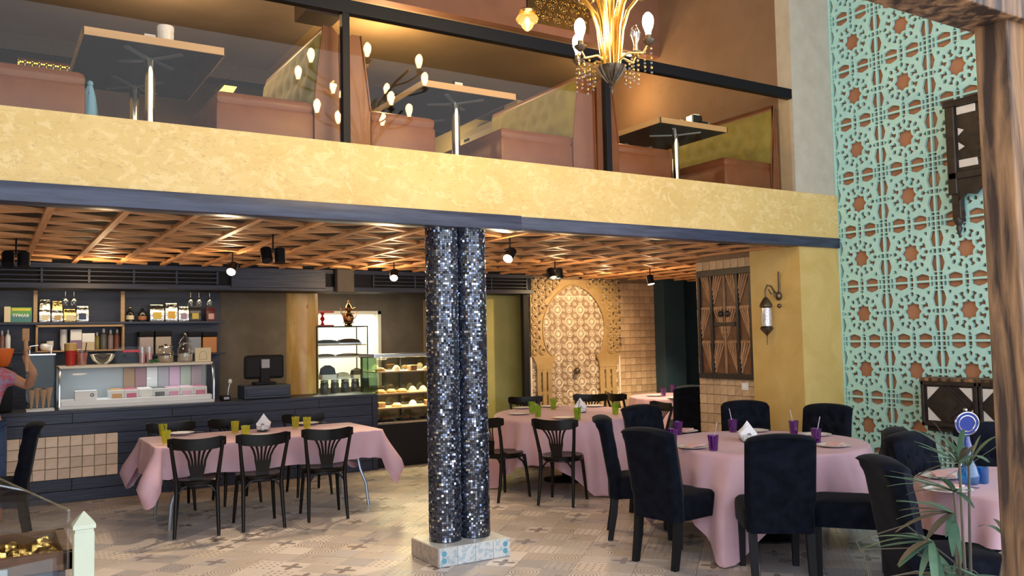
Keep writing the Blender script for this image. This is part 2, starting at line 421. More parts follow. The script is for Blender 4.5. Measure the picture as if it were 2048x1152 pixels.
struct(MB().box(6.9, 10.5, 6.0, 10.4, 2.62, 2.70).build('ceiling_alcove', mDark, smooth=False))

# ---- right pillar and tiled wall
struct(MB().box(6.9, XR+.04, YF+.02, 6.32, 0, 2.70).build('pillar_right', mOchre, smooth=False), 'ochre plaster pillar under the parapet')
struct(MB().box(6.90, XR+.04, YF+.03, 5.86, ZU, 6.2).build('pillar_upper', mConcrete, smooth=False), 'bare grey upper pillar beside the glass')
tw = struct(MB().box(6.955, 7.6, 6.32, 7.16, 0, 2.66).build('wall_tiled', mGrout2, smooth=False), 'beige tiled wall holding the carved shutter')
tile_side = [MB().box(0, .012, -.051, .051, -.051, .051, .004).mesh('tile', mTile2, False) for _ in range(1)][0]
for i in range(8):
    for k in range(23):
        y, z = 6.375 + i*.107, .055 + k*.107
        if y > 7.13 or z > 2.5: continue
        if 6.36 < y < 7.11 and 1.2 < z < 2.28: continue
        o = obj('tile', tile_side, tw, (6.945 + random.uniform(-.002, .002), y, z), (random.uniform(-.02, .02), 0, random.uniform(-.015, .015)))
# back wall behind arch panel: tiles and teal paint
YB = 10.4
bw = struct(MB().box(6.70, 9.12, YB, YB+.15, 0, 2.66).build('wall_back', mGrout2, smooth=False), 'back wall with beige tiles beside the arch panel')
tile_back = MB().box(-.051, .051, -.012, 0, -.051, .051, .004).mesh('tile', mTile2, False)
for i in range(7):
    for k in range(23):
        x, z = 8.445 + i*.107, .055 + k*.107
        obj('tile', tile_back, bw, (x, YB + random.uniform(-.002, .002), z), (0, random.uniform(-.02, .02), random.uniform(-.015, .015)))
struct(MB().box(9.12, 10.55, YB+.02, YB+.15, 0, 2.66).build('wall_teal', mTeal, smooth=False), 'dark teal wall of the alcove')
struct(MB().box(9.12, 9.55, YB-.25, YB+.02, 0, 2.62).build('pillar_teal', mTeal, smooth=False))
# rear walls behind the bar, with the kitchen hatch and a door opening
YK = 12.2
wk = struct(MB().box(-2.6, 4.17, YK, YK+.15, 0, 2.7).build('wall_bar', mGrey, smooth=False), 'grey plaster wall behind the bar')
MB().box(4.17, 5.14, YK, YK+.15, 2.05, 2.7).build('lintel', mGrey, wk, False)
MB().box(4.17, 5.14, YK, YK+.15, 0, .95).build('apron', mGrey, wk, False)
MB().box(5.14, 5.90, YK, YK+.15, 0, 2.7).build('pier', mGrey, wk, False)
MB().box(5.90, 6.75, YK, YK+.15, 2.27, 2.7).build('door_head', mGrey, wk, False)
kit = struct(MB().box(3.6, 6.9, 13.5, 13.6, 0, 2.7).build('wall_kitchen', flat('kitchen_white', (.78, .78, .70), .6), smooth=False))
MB().box(3.5, 3.6, YK+.15, 13.6, 0, 2.7).build('side_panel', flat('kitchen_white', (.78, .78, .70), .6), kit, False)
MB().box(5.45, 5.55, YK+.15, 13.6, 0, 2.7).build('side_panel', flat('kitchen_white', (.78, .78, .70), .6), kit, False)
fr = struct(MB().box(4.13, 4.18, YK-.03, YK+.16, .95, 2.09).box(5.12, 5.17, YK-.03, YK+.16, .95, 2.09).box(4.13, 5.17, YK-.03, YK+.16, 2.04, 2.09).build('trim_1', flat('white_trim', (.75, .73, .66), .4), smooth=False))
light('kitchen_lamp', 'POINT', (4.7, 12.9, 2.4), 65, (1, .95, .75), .2)
d1 = struct(MB().box(6.02, 6.72, YK+.02, YK+.07, 0, 2.05, .004).build('door_1', mCarvedBrown, smooth=False), 'dark wooden door under a lit transom')
MB().box(6.10, 6.62, YK, YK+.025, .15, .95, .01).build('door_panel', mCarvedBrown, d1, False)
MB().box(6.10, 6.62, YK, YK+.025, 1.1, 1.95, .01).build('door_panel', mCarvedBrown, d1, False)
MB().box(5.90, 6.02, YK-.03, YK+.1, 0, 2.27, .006).build('door_jamb', mOak, d1, False)
MB().box(5.985, 6.72, YK+.03, YK+.06, 2.06, 2.26).build('transom_pane', emitter('lit_transom', (1, .85, .5), 2.2), d1, False)
# olive lit recess between door and arch
struct(MB().box(5.55, 6.95, 10.78, 10.9, 0, 2.7).build('wall_recess', mOliveWall, smooth=False), 'olive yellow wall lit from above beside the arch')
struct(MB().box(6.60, 6.69, YB-.06, YB+.02, 0, 2.3, .005).build('trim_2', mBlackMatt, smooth=False))
light('recess_lamp', 'SPOT', (6.15, 10.50, 2.42), 60, (1, .86, .4), .05, (R(14), 0, 0), R(120))

struct(MB().box(-2.75, 10.7, 13.85, 14.0, 0, 6.2).build('wall_rear', mGrey, smooth=False))
# ---- bulkhead above the bar with slotted vents
bk = struct(MB().box(-2.6, 6.70, 10.27, 10.8, 2.27, 2.66).build('ceiling_bulkhead', mBlackMatt, smooth=False), 'black bulkhead over the bar with slotted air vents')
def vent(x0, x1, n):
    MB().box(x0, x1, 10.262, 10.272, 2.335, 2.475).build('vent_back', M('vent_shade', (.002, .002, .002), rough=.9), bk, False)  # black sheet, the dark behind the slots put into its colour
    for k in range(3):
        z = 2.345 + k*.05
        MB().box(x0, x1, 10.235, 10.265, z, z+.018, .003).build('vent_slat', mNavy, bk, False)
    for k in range(n+1):
        x = x0 + (x1-x0)*k/n
        MB().box(x-.011, x+.011, 10.232, 10.268, 2.33, 2.48).build('vent_bar', mNavy, bk, False)
vent(.05, 2.3, 5); vent(4.25, 6.6, 4)
MB().box(-.5, 6.70, 10.225, 10.275, 2.485, 2.54, .004).build('fascia_board', mNavy, bk, False)
MB().box(-.5, 6.70, 10.225, 10.275, 2.265, 2.325, .004).build('fascia_board', mNavy, bk, False)
MB().box(3.72, 3.95, 10.12, 10.23, 2.25, 2.55, .02).build('duct_cover', mGrey, bk, False)
MB().box(2.45, 3.6, 10.20, 10.27, 2.30, 2.54, .005).build('duct_board', mNavy, bk, False)

# ---- upper room
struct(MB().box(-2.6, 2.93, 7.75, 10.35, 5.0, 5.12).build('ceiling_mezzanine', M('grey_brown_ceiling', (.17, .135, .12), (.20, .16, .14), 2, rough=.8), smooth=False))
struct(MB().box(2.93, 10.5, 7.75, 10.35, 5.0, 5.12).build('ceiling_mezzanine_lit', M('lamplit_ceiling', (.26, .18, .10), (.30, .21, .12), 2, rough=.8), smooth=False))  # same ceiling as the grey part, lamp glow put into a warmer colour
cf = struct(MB().box(-2.6, 10.5, 7.62, 7.75, 5.0, 6.2).build('trim_3', M('russet_plaster', (.20, .085, .045), (.25, .11, .06), 2, rough=.7), smooth=False), 'russet drop face of the upper ceiling')
struct(MB().box(-2.6, 10.5, 10.35, 10.6, 4.82, 5.12).build('trim_4', M('umber_beam', (.022, .014, .010), rough=.7), smooth=False), 'dark beam across the upper ceiling')
struct(MB().box(-2.6, 10.5, 13.4, 13.55, ZU, 6.2).build('wall_upper_back', M('mustard_wall', (.10, .062, .028), (.13, .08, .036), 2, rough=.8), smooth=False))
struct(MB().box(6.35, 6.5, 10.0, 13.4, ZU, 5.0).build('wall_upper_side', M('cream_wall', (.46, .36, .17), rough=.8), smooth=False), 'cream side wall carrying the air conditioner')
struct(MB().box(6.90, 7.05, 5.86, 10.0, ZU, 6.2).build('wall_upper_right', M('umber_plaster', (.20, .115, .062), (.24, .14, .08), 2, rough=.8), smooth=False))

# ================================================================== GLASS BALUSTRADE
bal = thing('glass_balustrade', 'long glass balustrade with black posts and handrail above the gold parapet', 'balustrade', (0, YF+.07, 3.045))
xm = [-.9, P(690, 150, Y=YF+.07).x, P(1215, 300, Y=YF+.07).x, P(1592, 150, Y=YF+.07).x]
for a, b in zip(xm[:-1], xm[1:]): MB().box(a+.02, b-.02, -.005, .005, 0, .98).build('glass_pane', mPane, bal, False)
for k, x in enumerate(xm[:-1]): MB().box(x-.028, x+.028, -.03, .03, 0, .96, .004).build('post', mBlack, bal, False)
MB().box(-2.5, xm[-1]+.02, -.035, .035, .955, 1.055, .006).build('handrail', mBlack, bal, False)
MB().box(xm[-1]-.02, xm[-1]+.03, -.03, .03, .955, 2.3, .004).build('post', mBlack, bal, False)
MB().box(xm[-1]-.005, xm[-1]+.045, -.02, .02, 0, .955, .004).build('end_post', mCarvedBrown, bal, False)
for z in (.12, .55): MB().cyl((xm[-1]-.05, -.02, z), (xm[-1]-.05, .02, z), .02, n=12).build('glass_clamp', mSteel, bal)

# ================================================================== AQUA LATTICE SCREEN
def lattice_cell():
    """one square of the fretwork board: a plate pierced by a star, bow-ties, drops and slots"""
    from mathutils.geometry import delaunay_2d_cdt
    holes = []
    rot = lambda p, a: (p[0]*math.cos(a) - p[1]*math.sin(a), p[0]*math.sin(a) + p[1]*math.cos(a))
    holes.append([((.142 if k % 2 == 0 else .112)*math.cos(PI*k/8), (.142 if k % 2 == 0 else .112)*math.sin(PI*k/8)) for k in range(16)])
    bow = [(.205, -.032), (.248, -.016), (.288, -.040), (.300, 0), (.288, .040), (.248, .016), (.205, .032), (.196, 0)]
    drop = [(.262, 0), (.280, -.020), (.308, -.024), (.328, 0), (.308, .024), (.280, .020)]
    small = [(.392, -.020), (.425, 0), (.392, .020), (.378, 0)]
    for k in range(8):
        holes.append([rot(p, PI/8 + PI/4*k) for p in bow]); holes.append([rot(p, PI/4*k) for p in drop])
        if k % 2: holes.append([rot((p[0]+.035, p[1]*1.3), PI/4*k) for p in small])
    slot = [(.476, .085), (.476, .325), (.420, .325), (.400, .290), (.375, .205), (.402, .120), (.420, .085)]
    mid = [(.478, -.026), (.478, .026), (.432, .026), (.432, -.026)]; mid2 = [(.400, -.026), (.362, 0), (.400, .026)]
    for q in range(4):
        A = PI/2*q
        holes.append([rot(p, A) for p in slot]); holes.append([rot((p[0], -p[1]), A) for p in slot][::-1])
        holes.append([rot(p, A) for p in mid]); holes.append([rot(p, A) for p in mid2])
        holes.append([rot(p, A) for p in ((.478, .432), (.478, .478), (.432, .478), (.432, .432))])
        holes.append([rot(p, A) for p in ((.478, .365), (.478, .395), (.432, .395), (.432, .365))]); holes.append([rot(p, A) for p in ((.365, .478), (.365, .432), (.395, .432), (.395, .478))])
    grown = []
    for i, h in enumerate(holes):
        cx_ = sum(p[0] for p in h)/len(h); cy_ = sum(p[1] for p in h)/len(h)
        rr_ = max(math.hypot(p[0]-cx_, p[1]-cy_) for p in h); k_ = 1.22 if i == 0 else (1 + .0145/rr_)
        grown.append([(max(-.4865, min(.4865, cx_+(p[0]-cx_)*k_)), max(-.4865, min(.4865, cy_+(p[1]-cy_)*k_))) for p in h])
    holes = grown
    vs = [Vector(p) for p in ((-.5, -.5), (.5, -.5), (.5, .5), (-.5, .5))]; es = [(0, 1), (1, 2), (2, 3), (3, 0)]
    for h in holes:
        o = len(vs); vs += [Vector(p) for p in h]; es += [(o+i, o+(i+1) % len(h)) for i in range(len(h))]
    ov, oe, of = delaunay_2d_cdt(vs, es, [], 0, 1e-6)[:3]
    def inside(p, h):
        c = False; n = len(h)
        for i in range(n):
            (x1, y1), (x2, y2) = h[i], h[(i+1) % n]
            if (y1 > p[1]) != (y2 > p[1]) and p[0] < (x2-x1)*(p[1]-y1)/(y2-y1) + x1: c = not c
        return c
    mb = MB(); mb.v = [Vector((0, v[0]*.54, v[1]*.5564)) for v in ov]
    for f in of:
        c = (sum(ov[i][0] for i in f)/len(f), sum(ov[i][1] for i in f)/len(f))
        if not any(inside(c, h) for h in holes): mb.f.append(tuple(f))
    for h in holes:
        a_ = mb.ring([Vector((0, x*.54, y*.5564)) for x, y in h]); b_ = mb.ring([Vector((.032, x*.54, y*.5564)) for x, y in h]); n = len(h)
        for i in range(n): mb.f.append((a_[i], a_[(i+1) % n], b_[(i+1) % n], b_[i]))
    return mb
cell_me = lattice_cell().mesh('lattice_motif', mAqua, False)
scr = thing('lattice_screen', 'tall aqua fretwork screen of eight-pointed star motifs on the right wall', 'lattice screen', (XR, 4.0, .07))
bmc = bmesh.new(); bmc.from_mesh(cell_me)
bmesh.ops.bisect_plane(bmc, geom=bmc.verts[:]+bmc.edges[:]+bmc.faces[:], plane_co=(0, 0, .07-.1476), plane_no=(0, 0, 1), clear_inner=True)
cut_me = bpy.data.meshes.new('lattice_motif'); bmc.to_mesh(cut_me); bmc.free(); cut_me.materials.append(mAqua)
for i in range(5):
    for k in range(-1, 9):
        obj('lattice_motif', cut_me if k < 0 else cell_me, scr, (0, 5.408 - .54*i - 4.0, .704 + .5564*k - .07))
MB().box(-.002, .045, 1.648, 1.668, 0, 5.2).build('edge_strip', mAqua, scr, False)

# ================================================================== MOSAIC COLUMNS
pc = thing('mosaic_column_pair', 'pair of joined round columns covered in glittering black mosaic', 'column', (3.10, 5.82, 0))
plinth = MB().box(-.30, .30, -.235, .215, 0, .135, .004).build('plinth', M('plinth_tile', (.55, .56, .55), (.64, .64, .62), 5, rough=.3), pc, False)
for k in range(4):
    MB().box(-.30+k*.15+.002, -.30+k*.15+.148, -.242, -.235, .004, .131).build('plinth_face_tile', M('plinth_print', (.60, .61, .60), (.40, .48, .52), 30, rough=.3, lo=.5, hi=.55, rvar=.1), plinth, False)
for k in range(2):
    for s_, z in ((.045, .09), (.045, .04)):
        MB().cyl(((-.26, .255)[k], -.245, z+.005), ((-.26, .255)[k], -.2425, z+.005), .020, n=16).build('blue_rosette', flat('plinth_blue', (.12, .35, .46)), plinth)
for k in range(3): MB().box(-.308, -.30, -.235+k*.15+.002, -.235+k*.15+.148, .004, .131).build('plinth_face_tile', M('plinth_print2', (.42, .34, .28), (.30, .26, .24), 30, rough=.3, lo=.5, hi=.55), plinth, False)
random.seed(3)
for s in (-1, 1):
    cxx = s*.124; rad = .122
    MB().cyl((cxx, 0, .13), (cxx, 0, 2.55), rad-.002, n=40).build('column_core', M('mosaic_grout', (.008, .008, .010), rough=.8), pc)
    mb = MB(); na = 46; pit = 2*PI*rad/na; nz_ = int(2.40/pit)
    for j in range(nz_):
        for i in range(na):
            a = 2*PI*(i + .0)/na; z = .14 + (j+.5)*pit
            nn = Vector((math.cos(a), math.sin(a), 0)); tt = Vector((-nn.y, nn.x, 0)); zz = Vector((0, 0, 1))
            ta, tb = random.gauss(0, .13), random.gauss(0, .13)
            c = Vector((cxx, 0, z)) + nn*(rad + .0012); h = pit*.43
            q = [c + tt*(u*h) + zz*(v*h) + nn*((u*ta + v*tb)*h) for u, v in ((-1, -1), (1, -1), (1, 1), (-1, 1))]
            b = [p - nn*.003 for p in q]; o = len(mb.v); mb.v += q + b
            mb.f += [(o, o+1, o+2, o+3), (o, o+4, o+5, o+1), (o+1, o+5, o+6, o+2), (o+2, o+6, o+7, o+3), (o+3, o+7, o+4, o)]
    me = bpy.data.meshes.new('mosaic'); me.from_pydata([tuple(v) for v in mb.v], [], mb.f); me.materials.append(MATS['mosaic_glass'])
    tag(obj('mosaic', me, pc), kind='stuff')

# ================================================================== TREE TRUNK COLUMN
mb = MB(); rings = []
for k in range(19):
    z = k*2.66/18
    rings.append([(.205*(1+.03*math.sin(3*a + z*1.3) + .02*math.sin(5*a - z*2.1) + .015*math.sin(z*7+a)) * math.cos(a), .205*(1+.03*math.sin(3*a + z*1.3) + .02*math.sin(5*a - z*2.1)) * math.sin(a), z) for a in [2*PI*j/36 for j in range(36)]])
mb.skin(rings)
tc_ = thing('trunk_column', 'round varnished tree-trunk column standing behind the bar', 'column', (3.575, 11.09, 0))
mb.build('trunk', mTrunk, tc_)
for a, z in ((-1.9, 1.3), (-2.3, 1.9), (-1.5, 2.1)):
    MB().ball((.203*math.cos(a), .203*math.sin(a), z), .014, 10, 6, 2.0).build('knot', mTrunk, tc_)

# ================================================================== ARCH PANEL
def px2(c): return P(840 + c[0]/3.389, 520 + c[1]/3.389, Y=YB-.05)
ap = thing('arch_panel', 'carved plaster panel framed by a gold horseshoe arch on the back wall', 'wall panel', (7.54, YB, 0))
MB().box(-.83, .83, -.018, -.001, .30, 2.50).build('backing', mStuccoDark, ap, False)
def rosette(r, petals):
    mb = MB(); n = petals*4
    mb.skin([[(rr*math.cos(2*PI*k/n), -h, rr*math.sin(2*PI*k/n)) for k in range(n)] for rr, h in ((r*.98, 0), (r*.90, .012), (r*.78, .012), (r*.70, .003))], caps=False)
    mb.skin([[(rr*math.cos(2*PI*k/16), -h, rr*math.sin(2*PI*k/16)) for k in range(16)] for rr, h in ((r*.42, .002), (r*.34, .013), (.001, .016))], caps=False)
    for k in range(petals):
        a = 2*PI*k/petals; c = Vector((math.cos(a)*r*.57, -.006, math.sin(a)*r*.57))
        mb.obox(c, Vector((math.cos(a), 0, math.sin(a))), Vector((0, 1, 0)), Vector((-math.sin(a), 0, math.cos(a))), r*.10, .005, r*.07)
    return mb
ros_b = rosette(.083, 10).mesh('rosette', mStucco); ros_s = rosette(.052, 8).mesh('small_rosette', mStucco)
for i in range(8):
    for k in range(12):
        x, z = -.735 + i*.21, .42 + k*.18
        if z > 2.45: continue
        obj('rosette' if (i+k) % 2 else 'small_rosette', ros_b if (i + k) % 2 else ros_s, ap, (x, -.018, z))
        if i < 7 and k < 11: [obj('small_rosette', ros_s, ap, (x+.105+dx_, -.018, z+.09+dz_), scale=(.62, 1, .62)) for dx_, dz_ in ((0, .0), (-.105, .0), (0, -.09))]
MB().box(-.83, .83, -.03, -.015, 2.235, 2.25).build('band', mStucco, ap, False)
MB().box(-.83, -.80, -.05, -.015, .3, 1.36).build('border', mStucco, ap, False)
MB().box(.80, .83, -.05, -.015, .3, 1.36).build('border', mStucco, ap, False)
cx0 = Vector((7.54, YB, 0))
hole = [(905, 660), (865, 620), (840, 560), (828, 450), (845, 360), (890, 270), (960, 200), (1035, 168), (1110, 195), (1180, 260), (1230, 350), (1250, 450), (1240, 560), (1220, 620), (1195, 660)]
hole3 = [px2(c) - cx0 for c in hole]
# smooth the arch line
def smoothline(pts, k=3):
    out = []
    for i in range(len(pts)-1):
        p0, p1, p2, p3 = pts[max(i-1, 0)], pts[i], pts[i+1], pts[min(i+2, len(pts)-1)]
        for j in range(k):
            t = j/k; out.append(.5*((2*p1) + (p2-p0)*t + (2*p0-5*p1+4*p2-p3)*t*t + (3*p1-p0-3*p2+p3)*t**3))
    return out + [pts[-1]]
hp = [(p.x, p.z) for p in smoothline(hole3)]
zc = 1.36
fnY = lambda u, v, t: Vector((u, t, v))
afm = MB(); nh = len(hp); oc = []
for i, (x, z) in enumerate(hp):
    t = i/(nh-1)
    if t < .36: oc.append((-.82, zc + (2.49-zc)*t/.36))
    elif t < .64: oc.append((-.82 + 1.64*(t-.36)/.28, 2.49))
    else: oc.append((.82, 2.49 - (2.49-zc)*(t-.64)/.36))
afm.skin([[Vector((hx_, -.045, hz_)), Vector((hx_, -.065, hz_)), Vector((ox_, -.065, oz_)), Vector((ox_, -.045, oz_))] for (hx_, hz_), (ox_, oz_) in zip(hp, oc)])
af = afm.build('arch_frame', mGoldFrame, ap, False)
MB().tube([Vector((x, -.068, z)) for x, z in hp], .013, 6).build('arch_bead', mGoldFrame, af)
for sgn, a, b in ((-1, -.80, hp[0][0]+.02), (1, hp[-1][0]-.02, .80)):
    c0 = MB().prism([(a, 1.36), (a+.06, 1.25), (a+.07, 1.17), (b-.07, 1.17), (b-.04, 1.25), (b, 1.36)], fnY, -.075, -.045).build('capital', mGoldFrame, ap, False)
    x0, x1 = a+.07, b-.07; wdt = (x1-x0)
    for k in range(3): MB().box(x0 + k*wdt*.37, x0 + k*wdt*.37 + wdt*.26, -.072, -.045, .3, 1.17, .003).build('column_stave', mGoldFrame, ap, False)
    for z in (.42, .80, 1.13): MB().box(x0, x1, -.066, -.045, z, z+.05).build('column_band', mGoldFrame, ap, False)
random.seed(11)
scroll = MB().tube([Vector((.062*(1-.10*k/3)*math.cos(k*.55), -.006, .062*(1-.10*k/3)*math.sin(k*.55))) for k in range(20)], .013, 6).mesh('scroll', mGoldFrame)
hole_in = lambda x, z: any(False for _ in ()) or (abs(x) < 1.03*max([0]+[abs(a) for a, c in hp if abs(c - z) < .07]))
cut = MB().lathe([(.036, 0), (.001, .0)], n=12, caps=False).mesh('painted_cut_out', M('cut_shadow', (.10, .062, .035), (.55, .44, .32), 22, rough=.9, lo=.48, hi=.56))  # flat discs on the plate, stucco and shade of holes put into colour
for i in range(13):
    for k in range(9):
        x, z = -.75 + i*.125, 1.44 + k*.122
        if abs(x) > .79 or z > 2.45: continue
        w_ = max([0] + [abs(a) for a, c in hp if abs(c - z) < .08 and a*x > 0])
        if z > 2.38 and abs(x) < .1: continue
        if abs(x) < w_ + .035: continue
        obj('scroll', scroll, af, (x, -.066, z), (0, random.uniform(0, 6.28), 0), (1, 1, random.choice((-1, 1))))
        obj('painted_cut_out', cut, af, (x + .058, -.0655, z+.058), (R(90), random.uniform(0, 3), 0), (1, 1.4, 1)); obj('painted_cut_out', cut, af, (x, -.0658, z), (R(90), 0, 0), (.9, .9, 1))
MB().ball((-.03, -.085, P(1147, 742, Y=YB-.05).z), .05, 14, 10).build('brass_boss', mAntique, ap)

# ================================================================== CARVED SHUTTER on the tiled wall
y0, y1, z0, z1 = 6.345, 7.115, 1.175, 2.315
sh = thing('carved_shutter', 'old carved wooden shutter of four tall panels on the tiled wall', 'shutter', (6.95, (y0+y1)/2, z0))
hw, H = (y1-y0)/2, z1-z0
MB().box(-.012, 0, -hw, hw, 0, H).build('backboard', mCarvedBrown, sh, False)
for a, b, c, d in ((-hw-.02, hw+.02, -.03, .03), (-hw-.02, hw+.02, H-.03, H+.04)): MB().box(-.045, 0, a, b, c, d, .005).build('frame_rail', mCarved, sh, False)
for y in (-hw, -hw/2, hw/2, hw): MB().box(-.04, 0, y-.018, y+.018, 0, H, .004).build('stile', mCarved, sh, False)
MB().box(-.035, 0, -.008, .008, 0, H, .003).build('stile', mShutter, sh, False)
for k in range(4):
    yc = -hw + hw*(k+.5)/2; pw = hw/4 - .026
    for m in range(3):
        za, zb = H*m/3 + .04, H*(m+1)/3 - .01
        for q in range(4):
            t = q/3; s1 = -1 if (k + m) % 2 else 1
            MB().bar((-.018 - .003*q, yc + s1*pw, za + (zb-za)*.15*q), (-.018 - .003*q, yc - s1*pw*(1-1.6*t), zb), .018, .012, (1, 0, 0)).build('slat', mShutter, sh, False)
    for z in (H*.33, H*.66): MB().box(-.026, 0, yc-pw, yc+pw, z-.016, z+.016, .003).build('cross_rail', mShutter, sh, False)
MB().ball((-.035, -.05, H*.60), .035, 12, 8).build('ring_pull', mCarved, sh)
MB().ball((-.035, .05, H*.60), .035, 12, 8).build('ring_pull', mCarved, sh)
MB().box(-.035, 0, -.16, .16, H*.5-.02, H*.5+.02, .005).build('latch_bar', mCarved, sh, False)
pl = P(1491, 773, X=6.945)
sw = tag(MB().box(-.014, 0, -.045, .045, -.04, .04, .004).build('light_switch', mWhite, None, False, pl), 'white light switch on the tiles below the shutter', 'switch')
MB().box(-.019, -.012, -.02, .02, -.02, .02, .002).build('rocker', mPaper, sw, False)

# ================================================================== WALL LANTERN
lp = P(1533, 640, X=6.73)
wl = thing('wall_lantern', 'beaded brass wall lantern hanging from a curved arm on the ochre pillar', 'wall lamp', (6.73, lp.y, lp.z))
zt = P(1533, 604, X=6.73).z - lp.z; zb = P(1533, 668, X=6.73).z - lp.z; zq = P(1533, 690, X=6.73).z - lp.z
MB().lathe([(.050, zb+.07), (.052, zb+.12), (.052, zt-.07), (.050, zt-.05)], n=20).build('bead_shade', M('glass_beads', (.45, .42, .44), (.75, .72, .72), 60, rough=.15, metal=.4, lo=.45, hi=.55), wl)
MB().lathe([(.004, zb-.02), (.02, zb), (.06, zb+.04), (.066, zb+.06), (.052, zb+.08)], n=20).build('base_cup', mAntique, wl)
MB().lathe([(.052, zt-.06), (.066, zt-.045), (.06, zt-.02), (.03, zt+.03), (.012, zt+.05), (.004, zt+.06)], n=20).build('cap', mAntique, wl)
MB().cyl((0, 0, zb-.015), (0, 0, zq), .006, .003, 6).build('tassel', mAntique, wl)
ay = P(1559, 590, X=6.89).y - lp.y
MB().tube([(0, 0, zt+.05), (.0, 0, zt+.12), (.02, ay*.2, zt+.17), (.06, ay*.55, zt+.16), (.10, ay*.8, zt+.10), (.15, ay, zt+.07)], .010, 8).build('arm', mAntique, wl)
MB().tube([(.03, ay*.3, zt+.13), (.06, ay*.5, zt+.08), (.09, ay*.7, zt+.09), (.1, ay*.8, zt+.05)], .007, 6).build('scroll', mAntique, wl)
MB().ball((.145, ay, zt+.06), .035, 12, 8, 1.3).build('wall_boss', mAntique, wl)
MB().tube([(.16, ay, zt+.05), (.16, ay, zt+.26), (.145, ay-.01, zt+.31)], [.012, .012, .006], 8).build('back_stem', mAntique, wl)
MB().ball((.15, ay, zt-.04), .022, 10, 6).build('finial', mAntique, wl)

# ================================================================== CARVED WALL PIECES on the lattice
cw = thing('carved_arch_bracket', 'dark carved wooden arch with bone inlay hung high on the aqua lattice', 'wall ornament', (7.42, 4.0, 2.46))
def zz(v): return v - 2.46
MB().box(-.05, .04, .30, .385, zz(2.85), zz(3.68), .01).build('stile', mCarved, cw, False)
MB().box(-.05, .04, -.60, -.515, zz(2.85), zz(3.68), .01).build('stile', mCarved, cw, False)
MB().box(-.03, .04, .285, .37, zz(2.62), zz(2.87), .01).build('drop_post', mCarved, cw, False)
MB().box(-.03, .04, -.60, -.515, zz(2.62), zz(2.87), .01).build('drop_post', mCarved, cw, False)
for y in (.327, -.557): MB().lathe([(.036, zz(2.64)), (.04, zz(2.60)), (.02, zz(2.57)), (.028, zz(2.545)), (.012, zz(2.50)), (.003, zz(2.46))], (.0, y, 0), 14).build('finial', mCarved, cw)
MB().box(-.06, .05, -.62, .40, zz(3.64), zz(3.70), .01).build('top_rail', mCarved, cw, False)
MB().box(-.05, .04, -.60, .38, zz(2.98), zz(3.05), .01).build('lower_rail', mCarved, cw, False)
MB().box(-.012, .03, -.56, .33, zz(3.0), zz(3.66)).build('panel', mCarved, cw, False)
for yc in (.0, -.37):
    yc += .10
    for r_, t_ in ((.17, -.03), (.12, -.042), (.07, -.05)):
        MB().prism([(-r_, 0), (0, -r_*1.25), (r_, 0), (0, r_*1.25)], lambda u, v, t, yc=yc: Vector((t, yc+u, zz(3.345)+v)), t_, 0).build('diamond', mCarved, cw, False)
    for sy in (-1, 1):
        for sz in (-1, 1):
            MB().prism([(sy*.185, sz*.10), (sy*.185, sz*.03), (sy*.13, sz*.075)][::sy*sz], lambda u, v, t, yc=yc: Vector((t, yc+u, zz(3.345)+v)), -.02, 0).build('bone_triangle', mBone, cw, False)
for z in (3.565, 3.085):
    for a in (-.50, -.30, -.08, .12): MB().box(-.022, 0, a, a+.17, zz(z), zz(z)+.07, .004).build('bone_bar', mBone, cw, False)
arcp = [(-.515, zz(2.98)), (-.515, zz(2.78)), (-.45, zz(2.85)), (-.36, zz(2.83)), (-.28, zz(2.90)), (-.18, zz(2.88)), (-.10, zz(2.94)), (-.02, zz(2.88)), (.08, zz(2.90)), (.16, zz(2.83)), (.24, zz(2.85)), (.30, zz(2.78)), (.30, zz(2.98))]
MB().prism(arcp, lambda u, v, t: Vector((t, u, v)), -.03, .01).build('scalloped_arch', mCarved, cw, False)

cs = thing('carved_console', 'dark carved wooden console with bone triangles fixed low on the aqua lattice', 'console', (7.25, 4.1, .78))
MB().box(-.02, .22, -.62, .565, .40, .43, .005).build('top_board', mWood, cs, False)
MB().box(.0, .21, -.60, .55, .0, .40).build('body', mCarved, cs, False)
MB().box(.02, .20, -.58, .53, -.05, .0, .01).build('skirt', mCarved, cs, False)
for a, b in ((.365, .40), (0, .035)): MB().box(-.025, 0, -.60, .55, a, b, .005).build('rail', mCarved, cs, False)
for y in (.55, .06, .02, -.44, -.60): MB().box(-.025, 0, y-.028, y, 0, .40, .005).build('stile', mCarved, cs, False)
for yc in (.29, -.21):
    for r_, t_ in ((.17, -.012), (.13, -.022), (.08, -.032)):
        MB().prism([(-r_*1.2, 0), (0, -r_), (r_*1.2, 0), (0, r_)], lambda u, v, t, yc=yc: Vector((t, yc+u, .2+v)), t_, 0).build('diamond', mCarved, cs, False)
    for sy in (-1, 1):
        for sz in (-1, 1):
            MB().prism([(sy*.205, sz*.15), (sy*.205, sz*.035), (sy*.09, sz*.15)][::sy*sz], lambda u, v, t, yc=yc: Vector((t, yc+u, .2+v)), -.008, .01).build('bone_triangle', mBone, cs, False)

